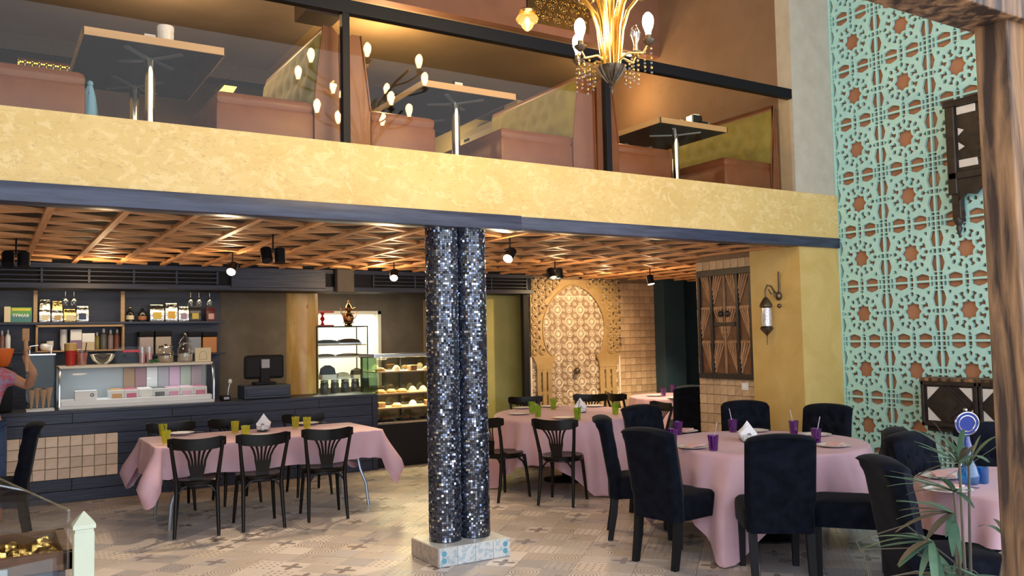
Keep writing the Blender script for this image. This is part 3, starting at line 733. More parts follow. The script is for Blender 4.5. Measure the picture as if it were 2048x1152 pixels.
# ================================================================== DOORWAY TIMBER close to the camera
tp = thing('timber_frame', 'worn brown timber post and lintel of the entrance at the right edge', 'door frame', (2.86, 1.47, 0))
MB().box(-.06, .06, -.03, .08, 0, 2.66, .006).build('post', mWood, tp, False)
MB().box(.062, .28, -.10, .03, 0, 2.66, .006).build('outer_post', mWood, tp, False)
MB().box(-5.4, .5, -.06, .10, 2.645, 2.78, .006).build('lintel', mWood, tp, False)
MB().box(-5.4, .5, -.10, -.05, 2.76, 2.86, .006).build('lintel_cap', mBand, tp, False)
for z in (2.02, 2.05): MB().tube([(.12 + .02*math.cos(a), -.103, z + .02*math.sin(a)) for a in [2*PI*k/12 for k in range(12)]], .005, 6, True).build('hook_plate', mAntique, tp)

# ================================================================== LAMPS
BULB = emitter('bulb_glow', (1.0, .70, .32), 85)
def bulb(mb, c, s=1): return mb.lathe([(.014*s, 0), (.016*s, .02*s), (.030*s, .06*s), (.033*s, .085*s), (.028*s, .11*s), (.014*s, .13*s), (.002*s, .136*s)], c, 14)
ch = thing('chandelier', 'tiered brass chandelier with filament bulbs and crystal drops above the hall', 'chandelier', (3.08, 3.82, 3.05))
hz = R(38); hr = Vector((math.cos(hz), -math.sin(hz), 0)); hv = Vector((math.sin(hz), math.cos(hz), 0))
MB().lathe([(.003, .0), (.010, .015), (.006, .03), (.014, .045), (.010, .06), (.03, .085), (.055, .115), (.075, .15), (.078, .16)], n=20).build('bottom_cup', mAntique, ch)
for k in range(10):
    a = 2*PI*k/10; MB().tube([(.02*math.cos(a), .02*math.sin(a), .07), (.055*math.cos(a), .055*math.sin(a), .11), (.08*math.cos(a), .08*math.sin(a), .162)], .008, 5).build('cup_rib', mAntique, ch)
MB().cyl((0, 0, .15), (0, 0, .22), .03, n=14).build('socket', mBrass, ch)
MB().cyl((0, 0, .2), (0, 0, 3.0), .012, n=10).build('stem', mBrass, ch)
for k in range(12):
    a = 2*PI*k/12 + .1; pr = [(.045, .17), (.055, .25), (.07, .38), (.11, .50), (.19, .60), (.30, .72), (.38, .80)] if k % 2 else [(.03, .17), (.035, .3), (.05, .45), (.09, .62), (.2, .85), (.42, 1.02), (.58, 1.10)]
    MB().tube([(r*math.cos(a), r*math.sin(a), z) for r, z in pr], .010, 6, flat=1.6).build('stalk', mBrass, ch)
spots = [(-.175, -.07, .27, 1), (-.195, .15, .26, 1), (.215, -.06, .285, 1), (.15, .12, .28, 0), (.0, -.22, .62, 0)]
for i, (u, v, z, lit) in enumerate(spots[:4]):
    c = hr*u + hv*v + Vector((0, 0, z))
    MB().tube([Vector((0, 0, .17)) + c*0, (c*.45) + Vector((0, 0, .10)), Vector((c.x*.85, c.y*.85, z-.07)), c + Vector((0, 0, -.02))], .008, 6).build('arm', mBrass, ch)
    cu = MB().lathe([(.004, -.035), (.014, -.03), (.034, -.01), (.037, 0), (.018, .002), (.017, .03)], c, 16).build('candle_cup', mAntique, ch)
    bulb(MB(), c + Vector((0, 0, .028))).build('bulb', BULB if lit else mClear, ch)
    if not lit: MB().cyl(c+Vector((0, 0, .03)), c+Vector((0, 0, .10)), .005, n=6).build('filament_stem', mBrass, ch)
    for q in range(4):
        e = c*(.55 + .17*q); top = Vector((e.x, e.y, z - .05 - .03*(3-q)*.5)); ln = .11 + .03*(q % 2)
        for j in range(6):
            MB().ball(top - Vector((0, 0, ln*j/5)), .0075, 6, 4, 1.3).build('crystal_drop', mClear if j % 2 else mBrass, ch)
    light('chandelier_bulb', 'POINT', Vector((3.08, 3.82, 3.05)) + c + Vector((0, 0, .10)), 1.5 if lit else .01, (1, .66, .30), .035)
for n, r, z, ph in ((6, .44, .74, .3), (7, .63, 1.10, .1)):
    for k in range(n):
        a = 2*PI*k/n + ph; c = Vector((r*math.cos(a), r*math.sin(a), z))
        MB().lathe([(.004, -.035), (.034, -.01), (.037, 0), (.018, .002), (.017, .03)], c, 12).build('candle_cup', mAntique, ch)
        bulb(MB(), c + Vector((0, 0, .028))).build('bulb', BULB, ch)
        MB().tube([c*.5 + Vector((0, 0, z*.5-.1)), Vector((c.x*.8, c.y*.8, z-.08)), c - Vector((0, 0, .03))], .008, 6).build('arm', mBrass, ch)
# small glass pendant in the upper room
pp = P(1055, 62, Y=7.0)
pd = thing('glass_pendant', 'small ribbed glass pendant lamp lit above the upper booths', 'pendant lamp', pp)
MB().lathe([(.012, .0), (.04, .02), (.06, .05), (.065, .07), (.10, .09), (.115, .12), (.10, .15), (.07, .165)], n=20).build('glass_shade', thin_glass('amber_glass', (1, .85, .6), .08, .1, .4, (.7, .5, .25)), pd)
MB().lathe([(.03, .165), (.085, .175), (.09, .20), (.06, .225), (.02, .24)], n=20).build('cap', mBrass, pd)
bulb(MB(), Vector((0, 0, .03)), .8).build('bulb', emitter('pendant_glow', (1, .75, .4), 14), pd)
MB().cyl((0, 0, .24), (0, 0, 6.2-pp.z), .006, n=6).build('cord', mBlack, pd)
light('pendant_bulb', 'POINT', pp + Vector((0, 0, -.06)), 3, (1, .66, .32), .03)
# pierced gold ceiling ornament beside it
po = P(1118, 20, Y=7.60)
pg = thing('pierced_panel', 'pierced gold star panel on the russet ceiling face', 'ceiling panel', (po.x, 7.61, po.z))
for i in range(5):
    for k in range(3):
        obj('star_ring', None or ros_b, pg, (-.32 + i*.16 + (k % 2)*.08, 0, -.10 + k*.15), scale=(1.0, 1, 1.0)).data = ros_b
MB().box(-.42, .42, -.006, .006, -.2, .3).build('ground', mBrass, pg, False)
for c in pg.children:
    if c.name.startswith('star_ring'): c.material_slots[0].link = 'OBJECT'; c.material_slots[0].material = mBrass

def spotlight(loc, label, heads=1, lit=True, aim=(0, -.5, -1), energy=40):
    t = thing('ceiling_spotlight', label, 'spotlight', loc, 0, 'spotlights under the slatted ceiling')
    MB().cyl((0, 0, .0), (0, 0, .13), .007, n=8).build('stem', mBlack, t)
    MB().box(-.05, .05, -.012, .012, -.005, .012, .003).build('yoke', mBlack, t, False)
    av = Vector(aim).normalized()
    for h in range(heads):
        x = (-.055, .055)[h] if heads == 2 else 0
        a = av if h == 0 else Vector((-av.x, av.y*.3, av.z)).normalized()
        c = Vector((x, 0, -.04))
        MB().tube([c - a*.06, c - a*.05, c + a*.06], [.03, .045, .045], 16).build('lamp_head', mBlack, t)
        if lit:
            MB().tube([c + a*.0605, c + a*.064], .040, 16).build('lens', emitter('lens_glow', (1, .78, .45), 30), t)
    if lit:
        o = light('spot_beam', 'SPOT', Vector(loc) + Vector((0, 0, -.04)) + av*.09, energy, WARM2, .04, None, R(110), .8)
        o.rotation_euler = av.to_track_quat('-Z', 'Y').to_euler()
        light('spot_spill', 'POINT', Vector(loc) + Vector((0, -.0, -.02)) - av*.0 + Vector((0, .0, .0)) + av*.11, energy*.10, WARM, .04)
def sp(px, py, z=2.40): return P(px, py, Z=z)
spotlight(sp(32, 508), 'twin black spotlight at the far left under the slatted ceiling', 2, False)
spotlight(sp(465, 528), 'lit spotlight left of the trunk column shining towards the camera', 1, True, (-.35, -.6, -.6), 60)
spotlight(sp(546, 500), 'twin black spotlight nearest the camera above the long table', 2, False)
spotlight(sp(788, 542), 'lit spotlight between trunk column and mosaic column', 1, True, (-.3, -.6, -.6), 60)
spotlight(sp(1020, 500), 'lit spotlight just right of the mosaic column', 1, True, (-.6, -.4, -.6), 60)
spotlight(sp(1110, 540), 'twin black spotlight in front of the horseshoe arch', 2, False)
spotlight(sp(1300, 553), 'lit spotlight beside the tiled back wall over the alcove table', 1, True, (.1, -.2, -1), 60)
# added warm lights without fixtures, washing the lattice, arch and bar
light('arch_wash', 'SPOT', (7.4, 8.9, 2.38), 75, WARM, .05, (R(55), 0, 0), R(100))
light('arch_fill', 'POINT', (7.2, 9.2, 2.35), 7, WARM, .05)
light('lattice_wash', 'POINT', (1.0, 9.3, 2.36), 9, WARM, .08)
light('lattice_wash', 'POINT', (3.9, 9.2, 2.36), 9, WARM, .08)
light('lattice_wash', 'POINT', (5.5, 7.9, 2.30), 15, WARM, .08)
light('bar_wash', 'AREA', (1.4, 11.4, 2.40), 10, WARM2, 2.6, (0, 0, 0), sizey=.25)
light('bar_wash', 'AREA', (4.4, 11.3, 2.40), 12, WARM2, 1.6, (0, 0, 0), sizey=.25)
light('alcove_lamp', 'SPOT', (8.4, 9.15, 2.45), 130, WARM2, .05, (0, 0, 0), R(100))
for px, py, e in ((775, 34, 34), (1250, 110, 12), (330, -60, 40)):
    q = P(px, py, Z=4.99)
    t = thing('ceiling_downlight', {775: 'lit round downlight close behind the handrail', 1250: 'round downlight of the upper ceiling behind the chandelier', 330: 'round downlight of the upper ceiling above the left booth'}[px], 'downlight', q, 0, 'round downlights of the upper ceiling')
    MB().lathe([(.10, .008), (.105, -.004), (.085, -.010), (.08, 0)], n=24, caps=False).build('ring', mSteel, t); MB().lathe([(.082, -.004), (.001, -.004)], n=24, caps=False).build('lens', emitter('downlight_glow', (1, .78, .40), 14), t)
    light('ceiling_fill', 'POINT', q - Vector((0, -.15, .42)), e, (1, .70, .34), .06)  # point hung under the fixture, added to throw light up on the ceiling
light('upper_downlight', 'POINT', (5.6, 7.0, 4.9), 6, (1, .66, .4), .06)
light('upper_back_lamp', 'POINT', (5.6, 11.8, 4.4), 22, (1, .80, .42), .1)
light('upper_back_lamp', 'POINT', (1.0, 12.4, 4.6), 12, (1, .70, .25), .1)

# ================================================================== CHAIRS
def make_velvet():
    t = thing('velvet_chair', '', 'chair')
    mb = MB()
    # cushioned seat with a skirt
    rings = []
    for k, (g, z) in enumerate(((.0, .335), (.004, .35), (.006, .44), (.0, .475), (-.02, .495), (-.06, .505), (-.15, .512))):
        hx, y0, y1 = .225+g, -.205-g, .245+g; pts = []
        for a in range(32):
            an = 2*PI*a/32; c_, s_ = math.cos(an), math.sin(an)
            e = .22
            pts.append((math.copysign(abs(c_)**e, c_)*hx, (y0+y1)/2 + math.copysign(abs(s_)**e, s_)*(y1-y0)/2, z))
        rings.append(pts)
    mb.skin(rings); mb.build('seat', mVelvet, t, ang=60)
    # backrest: arched top rolled backwards, tufted front
    btn = [(x, z) for r, z in enumerate((.84, .745, .65)) for x in ((-.15, -.05, .05, .15) if r % 2 == 0 else (-.10, 0, .10))]
    NX, rings = 25, []
    def lean(z): return -.215 - .085*max(0, (z-.45))/.5
    for i in range(NX):
        u = -1 + 2*i/(NX-1); x = .232*math.sin(u*PI/2)/1.0; x = .232*u
        edge = math.sqrt(max(0.0, 1-abs(u)**9)); arch = .028*(1-u*u)
        loop = []
        zs = [.33 + (.925-.33)*k/22 for k in range(23)]
        for z in zs:                                   # front, bottom to top
            zz_ = z if z < .6 else z + arch*(z-.6)/.325
            pu = .012*edge
            for bx, bz in btn: pu -= .030*math.exp(-((x-bx)**2 + (z-bz)**2)/.0011)
            loop.append((x*(1 - .04*(z < .5)), lean(z) + (.028 + pu)*edge + .02*edge, zz_))
        top = .925 + arch
        for q in range(1, 8):                          # rolled top
            an = PI*q/8 + .0
            loop.append((x, lean(.925) - .03*edge + (.078*math.cos(an))*edge, top + .035*math.sin(an)*edge))
        for z in reversed(zs):                         # rear, top to bottom
            zz_ = z if z < .6 else z + arch*(z-.6)/.325
            roll = -.022*math.exp(-((z-.915)/.035)**2)
            loop.append((x*(1 - .04*(z < .5)), lean(z) - .062*edge + roll*edge, zz_))
        rings.append(loop)
    b = MB(); b.skin(rings); bo = b.build('backrest', mVelvet, t, ang=70)
    for bx, bz in btn: MB().ball((bx, lean(bz)+.036, bz+.01*(bz > .6)), .011, 8, 5).build('tuft_button', mVelvet, bo)
    for sx in (-1, 1):
        MB().skin([[(sx*.185+a*w_, .205+b_*w_, z) for a, b_ in ((-1, -1), (1, -1), (1, 1), (-1, 1))] for w_, z in ((.020, 0), (.026, .345))]).build('leg', mBlackMatt, t, False)
        MB().skin([[(sx*.185+a*w_, y+b_*w_, z) for a, b_ in ((-1, -1), (1, -1), (1, 1), (-1, 1))] for w_, y, z in ((.021, -.275, 0), (.025, -.24, .20), (.026, -.225, .345))]).build('leg', mBlackMatt, t, False)
    return Proto(t)
velvet = make_velvet()

def make_bistro():
    t = thing('bentwood_chair', '', 'chair')
    MB().lathe([(.185, .435), (.205, .44), (.208, .462), (.20, .472), (.17, .468), (.001, .460)], (0, .0, 0), 36, 1, 1.02).build('seat', mBent, t)
    MB().tube([(.19*math.cos(a), .19*math.sin(a), .43) for a in [2*PI*k/28 for k in range(28)]], .013, 6, True).build('seat_ring', mBent, t)
    for sx in (-1, 1):
        MB().tube([(sx*.185, .195, 0), (sx*.172, .178, .2), (sx*.155, .150, .44)], [.013, .017, .018], 10).build('leg', mBent, t)
        MB().tube([(sx*.178, -.255, 0), (sx*.172, -.215, .18), (sx*.165, -.185, .40), (sx*.172, -.185, .50), (sx*.190, -.215, .64), (sx*.205, -.250, .765), (sx*.208, -.262, .81)], [.014, .017, .019, .019, .017, .016, .015], 10).build('rear_leg', mBent, t)
        MB().tube([(sx*.168, -.20, .27), (sx*.155, -.185, .36), (sx*.11, -.175, .415), (sx*.06, -.17, .43)], .010, 6).build('brace', mBent, t)
        MB().tube([(sx*.17, .165, .28), (sx*.167, .12, .37), (sx*.165, .05, .42), (sx*.165, 0, .43)], .010, 6).build('brace', mBent, t)
        MB().tube([(sx*.172, -.19, .50), (sx*.195, -.10, .455)], .011, 6).build('side_bracket', mBent, t)
    # top rail: wide bent board
    rings = []
    for k in range(21):
        u = -1 + 2*k/20; x = .238*u; y = -.285 + .062*u*u; hh = .050*(1 - .35*max(0, abs(u)-.8)/.2) * (1 - .15*(1-u*u)*0)
        zc_ = .785 + .022*u*u; tk = .011
        rings.append([(x, y-tk, zc_-hh), (x, y-tk*1.2, zc_), (x, y-tk-.004, zc_+hh), (x, y+tk-.004, zc_+hh), (x, y+tk*1.0, zc_), (x, y+tk, zc_-hh)])
    MB().skin(rings).build('top_rail', mBent, t, ang=50)
    # fan splat
    sp_ = MB().prism([(-.062, .455), (.062, .455), (.052, .50), (.072, .60), (-.072, .60), (-.052, .50)], lambda u, v, t_: Vector((u, -.185 - max(0, v-.5)*.12 + t_, v)), -.008, .008).build('splat', mBent, t, False)
    for k in range(6):
        u = -1 + 2*k/5
        MB().tube([(u*.060, -.195, .585), (u*.066, -.205, .64), (u*.088, -.232, .70), (u*.128, -.268, .765)], [.011, .0095, .0095, .011], 6, flat=.6).build('fan_slat', mBent, sp_)
    return Proto(t)
bistro = make_bistro()

# ================================================================== TABLECLOTHS
def cloth_round(name, label, c, R_, side, top, seed, ax=1.0, rot=0, group='mauve cloths on the dining tables', turn=.4, even=0):
    """square cloth draped over a round or oval top: four corners fall low, folds in between"""
    rnd = random.Random(seed); n = 144; rings = []
    ph = [rnd.uniform(0, 6.28) for _ in range(4)]
    fr_ = [.25, .5, .75, .93, 1.0]
    for f in fr_: rings.append([(R_*f*math.cos(2*PI*j/n)*ax, R_*f*math.sin(2*PI*j/n), top) for j in range(n)])
    for s_ in [.02, .06, .15, .3, .45, .6, .75, .88, 1.0]:
        ring = []
        for j in range(n):
            a = 2*PI*j/n; b = a + turn
            L = side/max(abs(math.cos(b)), abs(math.sin(b))) - R_
            if even: L = even
            corner = max(0, (L - (side - R_)) / (side*.414))
            d = L*s_; zmax = top - .012
            dz = min(d, zmax); over = max(0, d - zmax)
            fold = (.45 + .55*corner)*(math.sin(9*a + ph[0]) * .5 + math.sin(14*a + ph[1])*.3 + math.sin(5*a + ph[2])*.4)
            rr = R_ + .012 + (.105*fold + .034*math.sin(23*a+ph[3]) + .06)*min(1, d/.36) + .10*corner*min(1, d/.5) + over*.5 + .02*math.sin(31*a+ph[3])*min(1, over*8)
            ring.append((rr*math.cos(a)*(ax if ax == 1 else (1 + (ax-1)*R_/rr)), rr*math.sin(a), top - dz + .006*math.sin(20*a)*min(1, over*10) + (.004 if over > 0 else 0)))
        rings.append(ring)
    mb = MB(); mb.skin(rings, caps=False); mb.f.append(tuple(range(n)))
    o = mb.build(name, mCloth, None, True, (c[0], c[1], 0), 80); o.rotation_euler.z = rot
    return tag(o, label, 'tablecloth', group)
def round_table(label, c, R_, top, rot=0, ax=1.0, group='tables under mauve cloths'):
    t = thing('dining_table', label, 'table', (c[0], c[1], 0), rot, group)
    MB().lathe([(R_-.03, top-.035), (R_-.015, top-.03), (R_-.015, top-.006), (R_-.03, top-.004)], n=40, sx=ax).build('table_top', mTopDark, t)
    MB().cyl((0, 0, .04), (0, 0, top-.03), .045, n=16).build('pedestal', mBlack, t)
    MB().lathe([(.26, 0), (.26, .012), (.06, .04), (.045, .05)], n=28).build('base', mBlack, t)

T3 = (5.40, 4.88); T2 = (5.72, 8.12); T4 = (5.10, 2.60); T5 = (8.5, 9.25)
round_table('round table under the mauve cloth with purple glasses near the lattice', T3, .80, .75)
cloth_round('tablecloth', 'mauve cloth on the round table with purple glasses among the velvet chairs', T3, .80, 1.17, .76, 4, turn=R(90+18))
round_table('oval table under the salmon cloth in front of the horseshoe arch', T2, .80, .75, R(55), 1.30)
cloth_round('tablecloth', 'mauve cloth on the oval table with lime glasses in front of the arch', T2, .80, 1.24, .76, 9, 1.30, R(55), turn=R(20))
round_table('small round table under the mauve cloth by the plant at the right edge', T4, .62, .75)
cloth_round('tablecloth', 'mauve cloth on the small table behind the spiky plant', T4, .62, .92, .76, 12, turn=R(10), even=.24)
round_table('round table in the dim alcove behind the tiled wall', T5, .66, .75)
cloth_round('tablecloth', 'mauve cloth on the lamplit table in the alcove', T5, .66, .95, .76, 15, turn=R(30))

# long folding table with a rectangular cloth
TX0, TX1, TY0, TY1, TZ = 1.28, 3.42, 8.00, 8.98, .745
t1 = thing('folding_table', 'long folding table on bent steel legs in front of the bar', 'table', ((TX0+TX1)/2, (TY0+TY1)/2, 0))
hx, hy = (TX1-TX0)/2, (TY1-TY0)/2
MB().box(-hx+.01, hx-.01, -hy+.01, hy-.01, TZ-.04, TZ-.004, .006).build('table_top', mPaper, t1, False)
for sx in (-1, 1):
    x = sx*(hx-.22)
    for sy in (-1, 1):
        MB().tube([(x, sy*.28, TZ-.05), (x+sx*.005, sy*.30, .50), (x+sx*.02, sy*.34, .36), (x+sx*.07, sy*.36, .22), (x+sx*.09, sy*.38, .0)], .015, 8).build('leg', mGalv, t1)
    MB().cyl((x+sx*.01, -.31, .42), (x+sx*.01, .31, .42), .011, n=8).build('leg_brace', mGalv, t1)
def cloth_rect():
    n_side = (44, 22); top = TZ + .004; rr = .05; pts = []
    def seg(a, b, k): return [(a[0]+(b[0]-a[0])*i/k, a[1]+(b[1]-a[1])*i/k) for i in range(k)]
    outline = []
    corners = [(hx, -hy), (hx, hy), (-hx, hy), (-hx, -hy)]
    # walk the outline: (x, y, outward normal angle, corner weight)
    for ci in range(4):
        cxx, cyy = corners[ci]; sx, sy = math.copysign(1, cxx), math.copysign(1, cyy)
        a0 = [-PI/2, 0, PI/2, PI][ci]
        for k in range(11):
            a = a0 + PI/2*k/10; w_ = math.sin(PI*k/10)
            outline.append((cxx - sx*rr + rr*math.cos(a), cyy - sy*rr + rr*math.sin(a), a, w_**.7))
        nxt = corners[(ci+1) % 4]; e = outline[-1]; nx, ny = nxt
        sx2, sy2 = math.copysign(1, nx), math.copysign(1, ny); ea = a0 + PI/2
        ex_, ey_ = nx - sx2*rr + rr*math.cos(ea), ny - sy2*rr + rr*math.sin(ea)
        K = 40 if abs(ex_-e[0]) > 1 else 18
        for k in range(1, K): outline.append((e[0]+(ex_-e[0])*k/K, e[1]+(ey_-e[1])*k/K, ea, 0))
    n = len(outline); rings = []
    for f in (.3, .7, .97, 1.0): rings.append([(x*f, y*f, top) for x, y, a, w_ in outline])
    for s_ in (.03, .1, .25, .4, .55, .7, .85, 1.0):
        ring = []
        for j, (x, y, a, w_) in enumerate(outline):
            front = abs(math.sin(a)) > .9
            d0 = .27 if front else .30
            L = d0 + .27*w_ + .012*math.sin(x*9 + y*5)
            d = L*s_; prox = max(0, 1 - min(math.hypot(abs(x)-hx, abs(y)-hy)/.55, 1))
            wob = .018*math.sin(x*11+1.2)*(1 if front else 0) + .022*math.sin(y*13)*(0 if front else 1) + .03*prox*math.sin(26*(x+y))*(1-w_)
            off = .006 + (.014 + wob)*min(1, d/.2) + .20*w_*(min(1, d/.35)**1.3) * (1 - .35*max(0, s_-.7)/.3)
            zc_ = top - d*(1 - .10*w_) + .01*prox*math.sin(40*x)
            ring.append((x + math.cos(a)*off, y + math.sin(a)*off, min(zc_, top)))
        rings.append(ring)
    mb = MB(); mb.skin(rings, caps=False); mb.f.append(tuple(range(n)))
    return mb
o = cloth_rect().build('tablecloth', mCloth, None, True, ((TX0+TX1)/2, (TY0+TY1)/2, 0), 80)
tag(o, 'mauve cloth over the long folding table in front of the bar', 'tablecloth', 'mauve cloths on the dining tables')

# ================================================================== CHAIR PLACING
G1 = 'bentwood chairs'; G2 = 'black velvet chairs'
def chair_by_feet(pr, mid, rz, label, group, back):
    d = Vector((-math.sin(rz), math.cos(rz), 0)); loc = Vector((mid[0], mid[1], 0)) + d*back
    return pr.place(loc, rz, label, group)
for mid, rz, lab in (((1.555, 7.675), R(-12), 'leftmost bentwood chair with its back to the camera at the long table'),
                     ((2.11, 7.61), R(-4), 'middle bentwood chair with its back to the camera at the long table'),
                     ((2.705, 7.635), R(-9), 'rightmost bentwood chair with its back to the camera at the long table')):
    chair_by_feet(bistro, mid, rz, lab, G1, .255)
for x, rz, lab in ((1.62, R(176), 'left bentwood chair on the bar side of the long table'), (2.25, R(183), 'middle bentwood chair on the bar side of the long table'), (3.02, R(178), 'right bentwood chair on the bar side of the long table')):
    bistro.place((x, 9.12, 0), rz, lab, G1)
def toward(p, c): return face(c[0]-p[0], c[1]-p[1])
bistro.place((4.93, 7.05, 0), face(.80, .60), 'bentwood chair with its back to the camera at the oval table', G1)
bistro.place((4.58, 7.62, 0), face(.95, .22), 'bentwood chair tucked in at the left of the oval table beside the mosaic column', G1)
bistro.place((4.95, 8.84, 0), face(.85, -.5), 'far left bentwood chair of the oval table half hidden by the mosaic column', G1)
bistro.place((6.15, 9.52, 0), face(-.3, -1), 'bentwood chair behind the oval table below the left arch column', G1)
bistro.place((6.95, 9.30, 0), face(-.75, -.8), 'bentwood chair behind the oval table below the right arch column', G1)
bistro.place((6.60, 7.75, 0), face(-1, .2), 'bentwood chair at the right side of the oval table behind the velvet chairs', G1)
bistro.place((7.72, 9.35, 0), face(1, -.1), 'bentwood chair at the left of the alcove table', G1)
vch = [((4.64, 5.50), face(.80, -.60), 'velvet chair seen edge-on at the left of the purple-glass table'),
       ((4.36, 4.76), face(1, .12), 'velvet chair turned three quarters away at the left front of the purple-glass table'),
       ((4.62, 4.10), face(.60, .80), 'velvet chair squarely showing its back in front of the purple-glass table'),
       ((5.34, 5.98), toward((5.34, 5.98), T3), 'tufted velvet chair behind the edge-on one at the purple-glass table'),
       ((6.15, 5.72), toward((6.15, 5.72), T3), 'tufted velvet chair behind the purple-glass table under the tiled wall'),
       ((6.27, 5.08), toward((6.27, 5.08), T3), 'tufted velvet chair right behind the purple-glass table in front of the pillar'),
       ((5.08, 3.84), face(-.62, .78), 'velvet chair at the right of the purple-glass table with its seat showing'),
       ((4.30, 2.66), face(.82, -.57), 'big dark velvet chair nearest the camera at the small table by the plant'),
       ((5.14, 3.07), face(.1, -1), 'velvet chair with tufted front facing the small table by the plant'),
       ((5.80, 3.18), face(-.7, -.6), 'velvet chair behind the blue water pipe at the small table'),
       ((.07, 8.72), face(-1, .1), 'lone velvet chair seen from the side at the left edge before the bar')]
for p, rz, lab in vch: velvet.place((p[0], p[1], 0), rz, lab, G2)
velvet.place((7.95, 8.45, 0), face(.55, .85), 'velvet chair with its back to the camera at the left front of the alcove table', G2)
velvet.place((8.75, 8.50, 0), face(-.2, 1), 'velvet chair with its back to the camera at the right front of the alcove table', G2)

# ================================================================== TABLEWARE
def tumbler_mesh(mat, h=.115, r0=.030, r1=.042):
    n = 24
    def ringp(r, z, rip=0): return [((r + rip*math.cos(8*2*PI*j/n))*math.cos(2*PI*j/n), (r + rip*math.cos(8*2*PI*j/n))*math.sin(2*PI*j/n), z) for j in range(n)]
    mb = MB(); mb.skin([ringp(.001, 0), ringp(r0, 0), ringp(r0+.002, .01, .001), ringp((r0+r1)/2, h*.5, .0015), ringp(r1, h), ringp(r1-.003, h), ringp((r0+r1)/2-.004, h*.5), ringp(r0-.003, .012), ringp(.001, .012)], caps=False)
    return mb.mesh('tumbler', mat)
TM = {'olive': tumbler_mesh(mGreenG), 'lime': tumbler_mesh(mLimeG, .13), 'purple': tumbler_mesh(mPurpleG, .115)}
straw_me = MB().tube([(0, 0, 0), (0, 0, .20)], .0035, 6).mesh('drinking_straw', flat('dark_straw', (.03, .03, .05), .4))
straw_me2 = MB().tube([(0, 0, 0), (0, 0, .20)], .0035, 6).mesh('drinking_straw', flat('grey_straw', (.45, .42, .5), .4))
plate_me = MB().lathe([(.001, .006), (.07, .006), (.085, .010), (.125, .018), (.128, .021), (.122, .022), (.084, .014), (.07, .010), (.001, .010)][::-1], n=36, caps=False).mesh('plate', mWhite)
def napkin_mesh():
    return MB().prism([(-.085, -.04), (.085, -.055), (.06, .05), (-.05, .055)], lambda u, v, t: Vector((u, v, t + .004*math.sin(20*u))), 0, .010).mesh('napkin', mNapkin, False)
nap_me = napkin_mesh()
def fork_mesh():
    mb = MB().bar((0, -.10, .002), (0, .035, .003), .008, .003)
    mb.bar((0, .033, .003), (0, .055, .004), .022, .003)
    for k in (-1.5, -.5, .5, 1.5): mb.bar((k*.0055, .055, .004), (k*.0055, .095, .005), .003, .002)
    return mb.mesh('fork', mSteel, False)
fork_me = fork_mesh()
knife_me = MB().bar((0, -.10, .002), (0, .0, .003), .011, .004).prism([(-.007, 0), (.007, 0), (.008, .09), (.0, .105), (-.007, .09)], lambda u, v, t: Vector((u, v, t)), .0015, .003).mesh('knife', mSteel, False)
def tumbler(px, py, kind, label, straw=None, Z=.762):
    p = P(px, py, Z=Z); p.z = Z
    o = tag(obj('tumbler', TM[kind], None, p, (0, 0, random.uniform(0, 1))), label, 'glass', kind + ' glasses')
    if straw:
        s_ = obj('drinking_straw', straw_me if kind != 'purple' else straw_me2, None, p + Vector((-.012*straw, 0, .014)), (R(4), R(11*straw), R(-35)))
        tag(s_, 'straw in the ' + label, 'straw', 'drinking straws')
def plate(px, py, label, nap=True, cut=True, Z=.762, rz=.5):
    p = P(px, py, Z=Z); p.z = Z - .005
    tag(obj('plate', plate_me, None, p), 'round white ' + label, 'plate', 'white plates on the dining tables')
    if nap: tag(obj('napkin', nap_me, None, p + Vector((.01, 0, .020)), (0, 0, rz)), 'rose napkin on the ' + label, 'napkin', 'folded napkins on plates')
    if cut:
        d = Vector((math.cos(rz), math.sin(rz), 0))
        q = p + d*.165 + Vector((0, 0, .005)); tag(obj('fork', fork_me, None, q, (0, 0, rz)), 'steel fork beside the ' + label, 'fork', 'forks')
        q = p + d*.19 + Vector((0, 0, .005)); tag(obj('knife', knife_me, None, q, (0, 0, rz)), 'steel knife beside the ' + label, 'knife', 'knives')
def napkin_rack(px, py, where, Z=.762, rz=.5, n=5):
    p = P(px, py, Z=Z); p.z = Z
    t = thing('napkin_rack', 'black wire rack holding napkins and salt shakers ' + where, 'napkin holder', p, rz, 'napkin racks')
    MB().box(-.11, .11, -.055, .055, 0, .006, .002).build('tray', mBlack, t, False)
    for z in (.03, .055): MB().tube([(-.11, -.055, z), (.11, -.055, z), (.11, .055, z), (-.11, .055, z)], .003, 6, True).build('wire', mSteel, t)
    for x in (-.11, 0, .11):
        for y in (-.055, .055): MB().cyl((x, y, 0), (x, y, .055), .003, n=6).build('upright', mSteel, t)
    for k in range(n):
        x = -.045 + .03*k
        me = MB().prism([(-.05, .007), (.05, .007), (.068, .07), (.0, .165 - .016*abs(k-2)), (-.068, .07)], lambda u, v, t_, x=x: Vector((x + t_ + .12*(v-.007)*(k-2)*.15, u, v)), -.006, .006).build('paper_napkin', mPaper, None, False)
        me.location = p; me.rotation_euler.z = rz
        tag(me, ('first', 'second', 'third', 'fourth', 'fifth')[k] + ' white paper napkin from the left in the rack ' + where, 'napkin', 'paper napkins ' + where)
    for k, x in enumerate((-.085, .088)):
        sh_ = thing('salt_shaker', ('left' if k == 0 else 'right') + ' glass salt shaker in the rack ' + where, 'shaker', p + Vector((math.cos(rz)*x, math.sin(rz)*x, .007)), 0, 'salt shakers')
        MB().lathe([(.016, 0), (.018, .005), (.015, .045)], n=12).build('jar', mPaper, sh_); MB().lathe([(.0165, .045), (.017, .06), (.006, .068)], n=12).build('lid', mSteel, sh_)
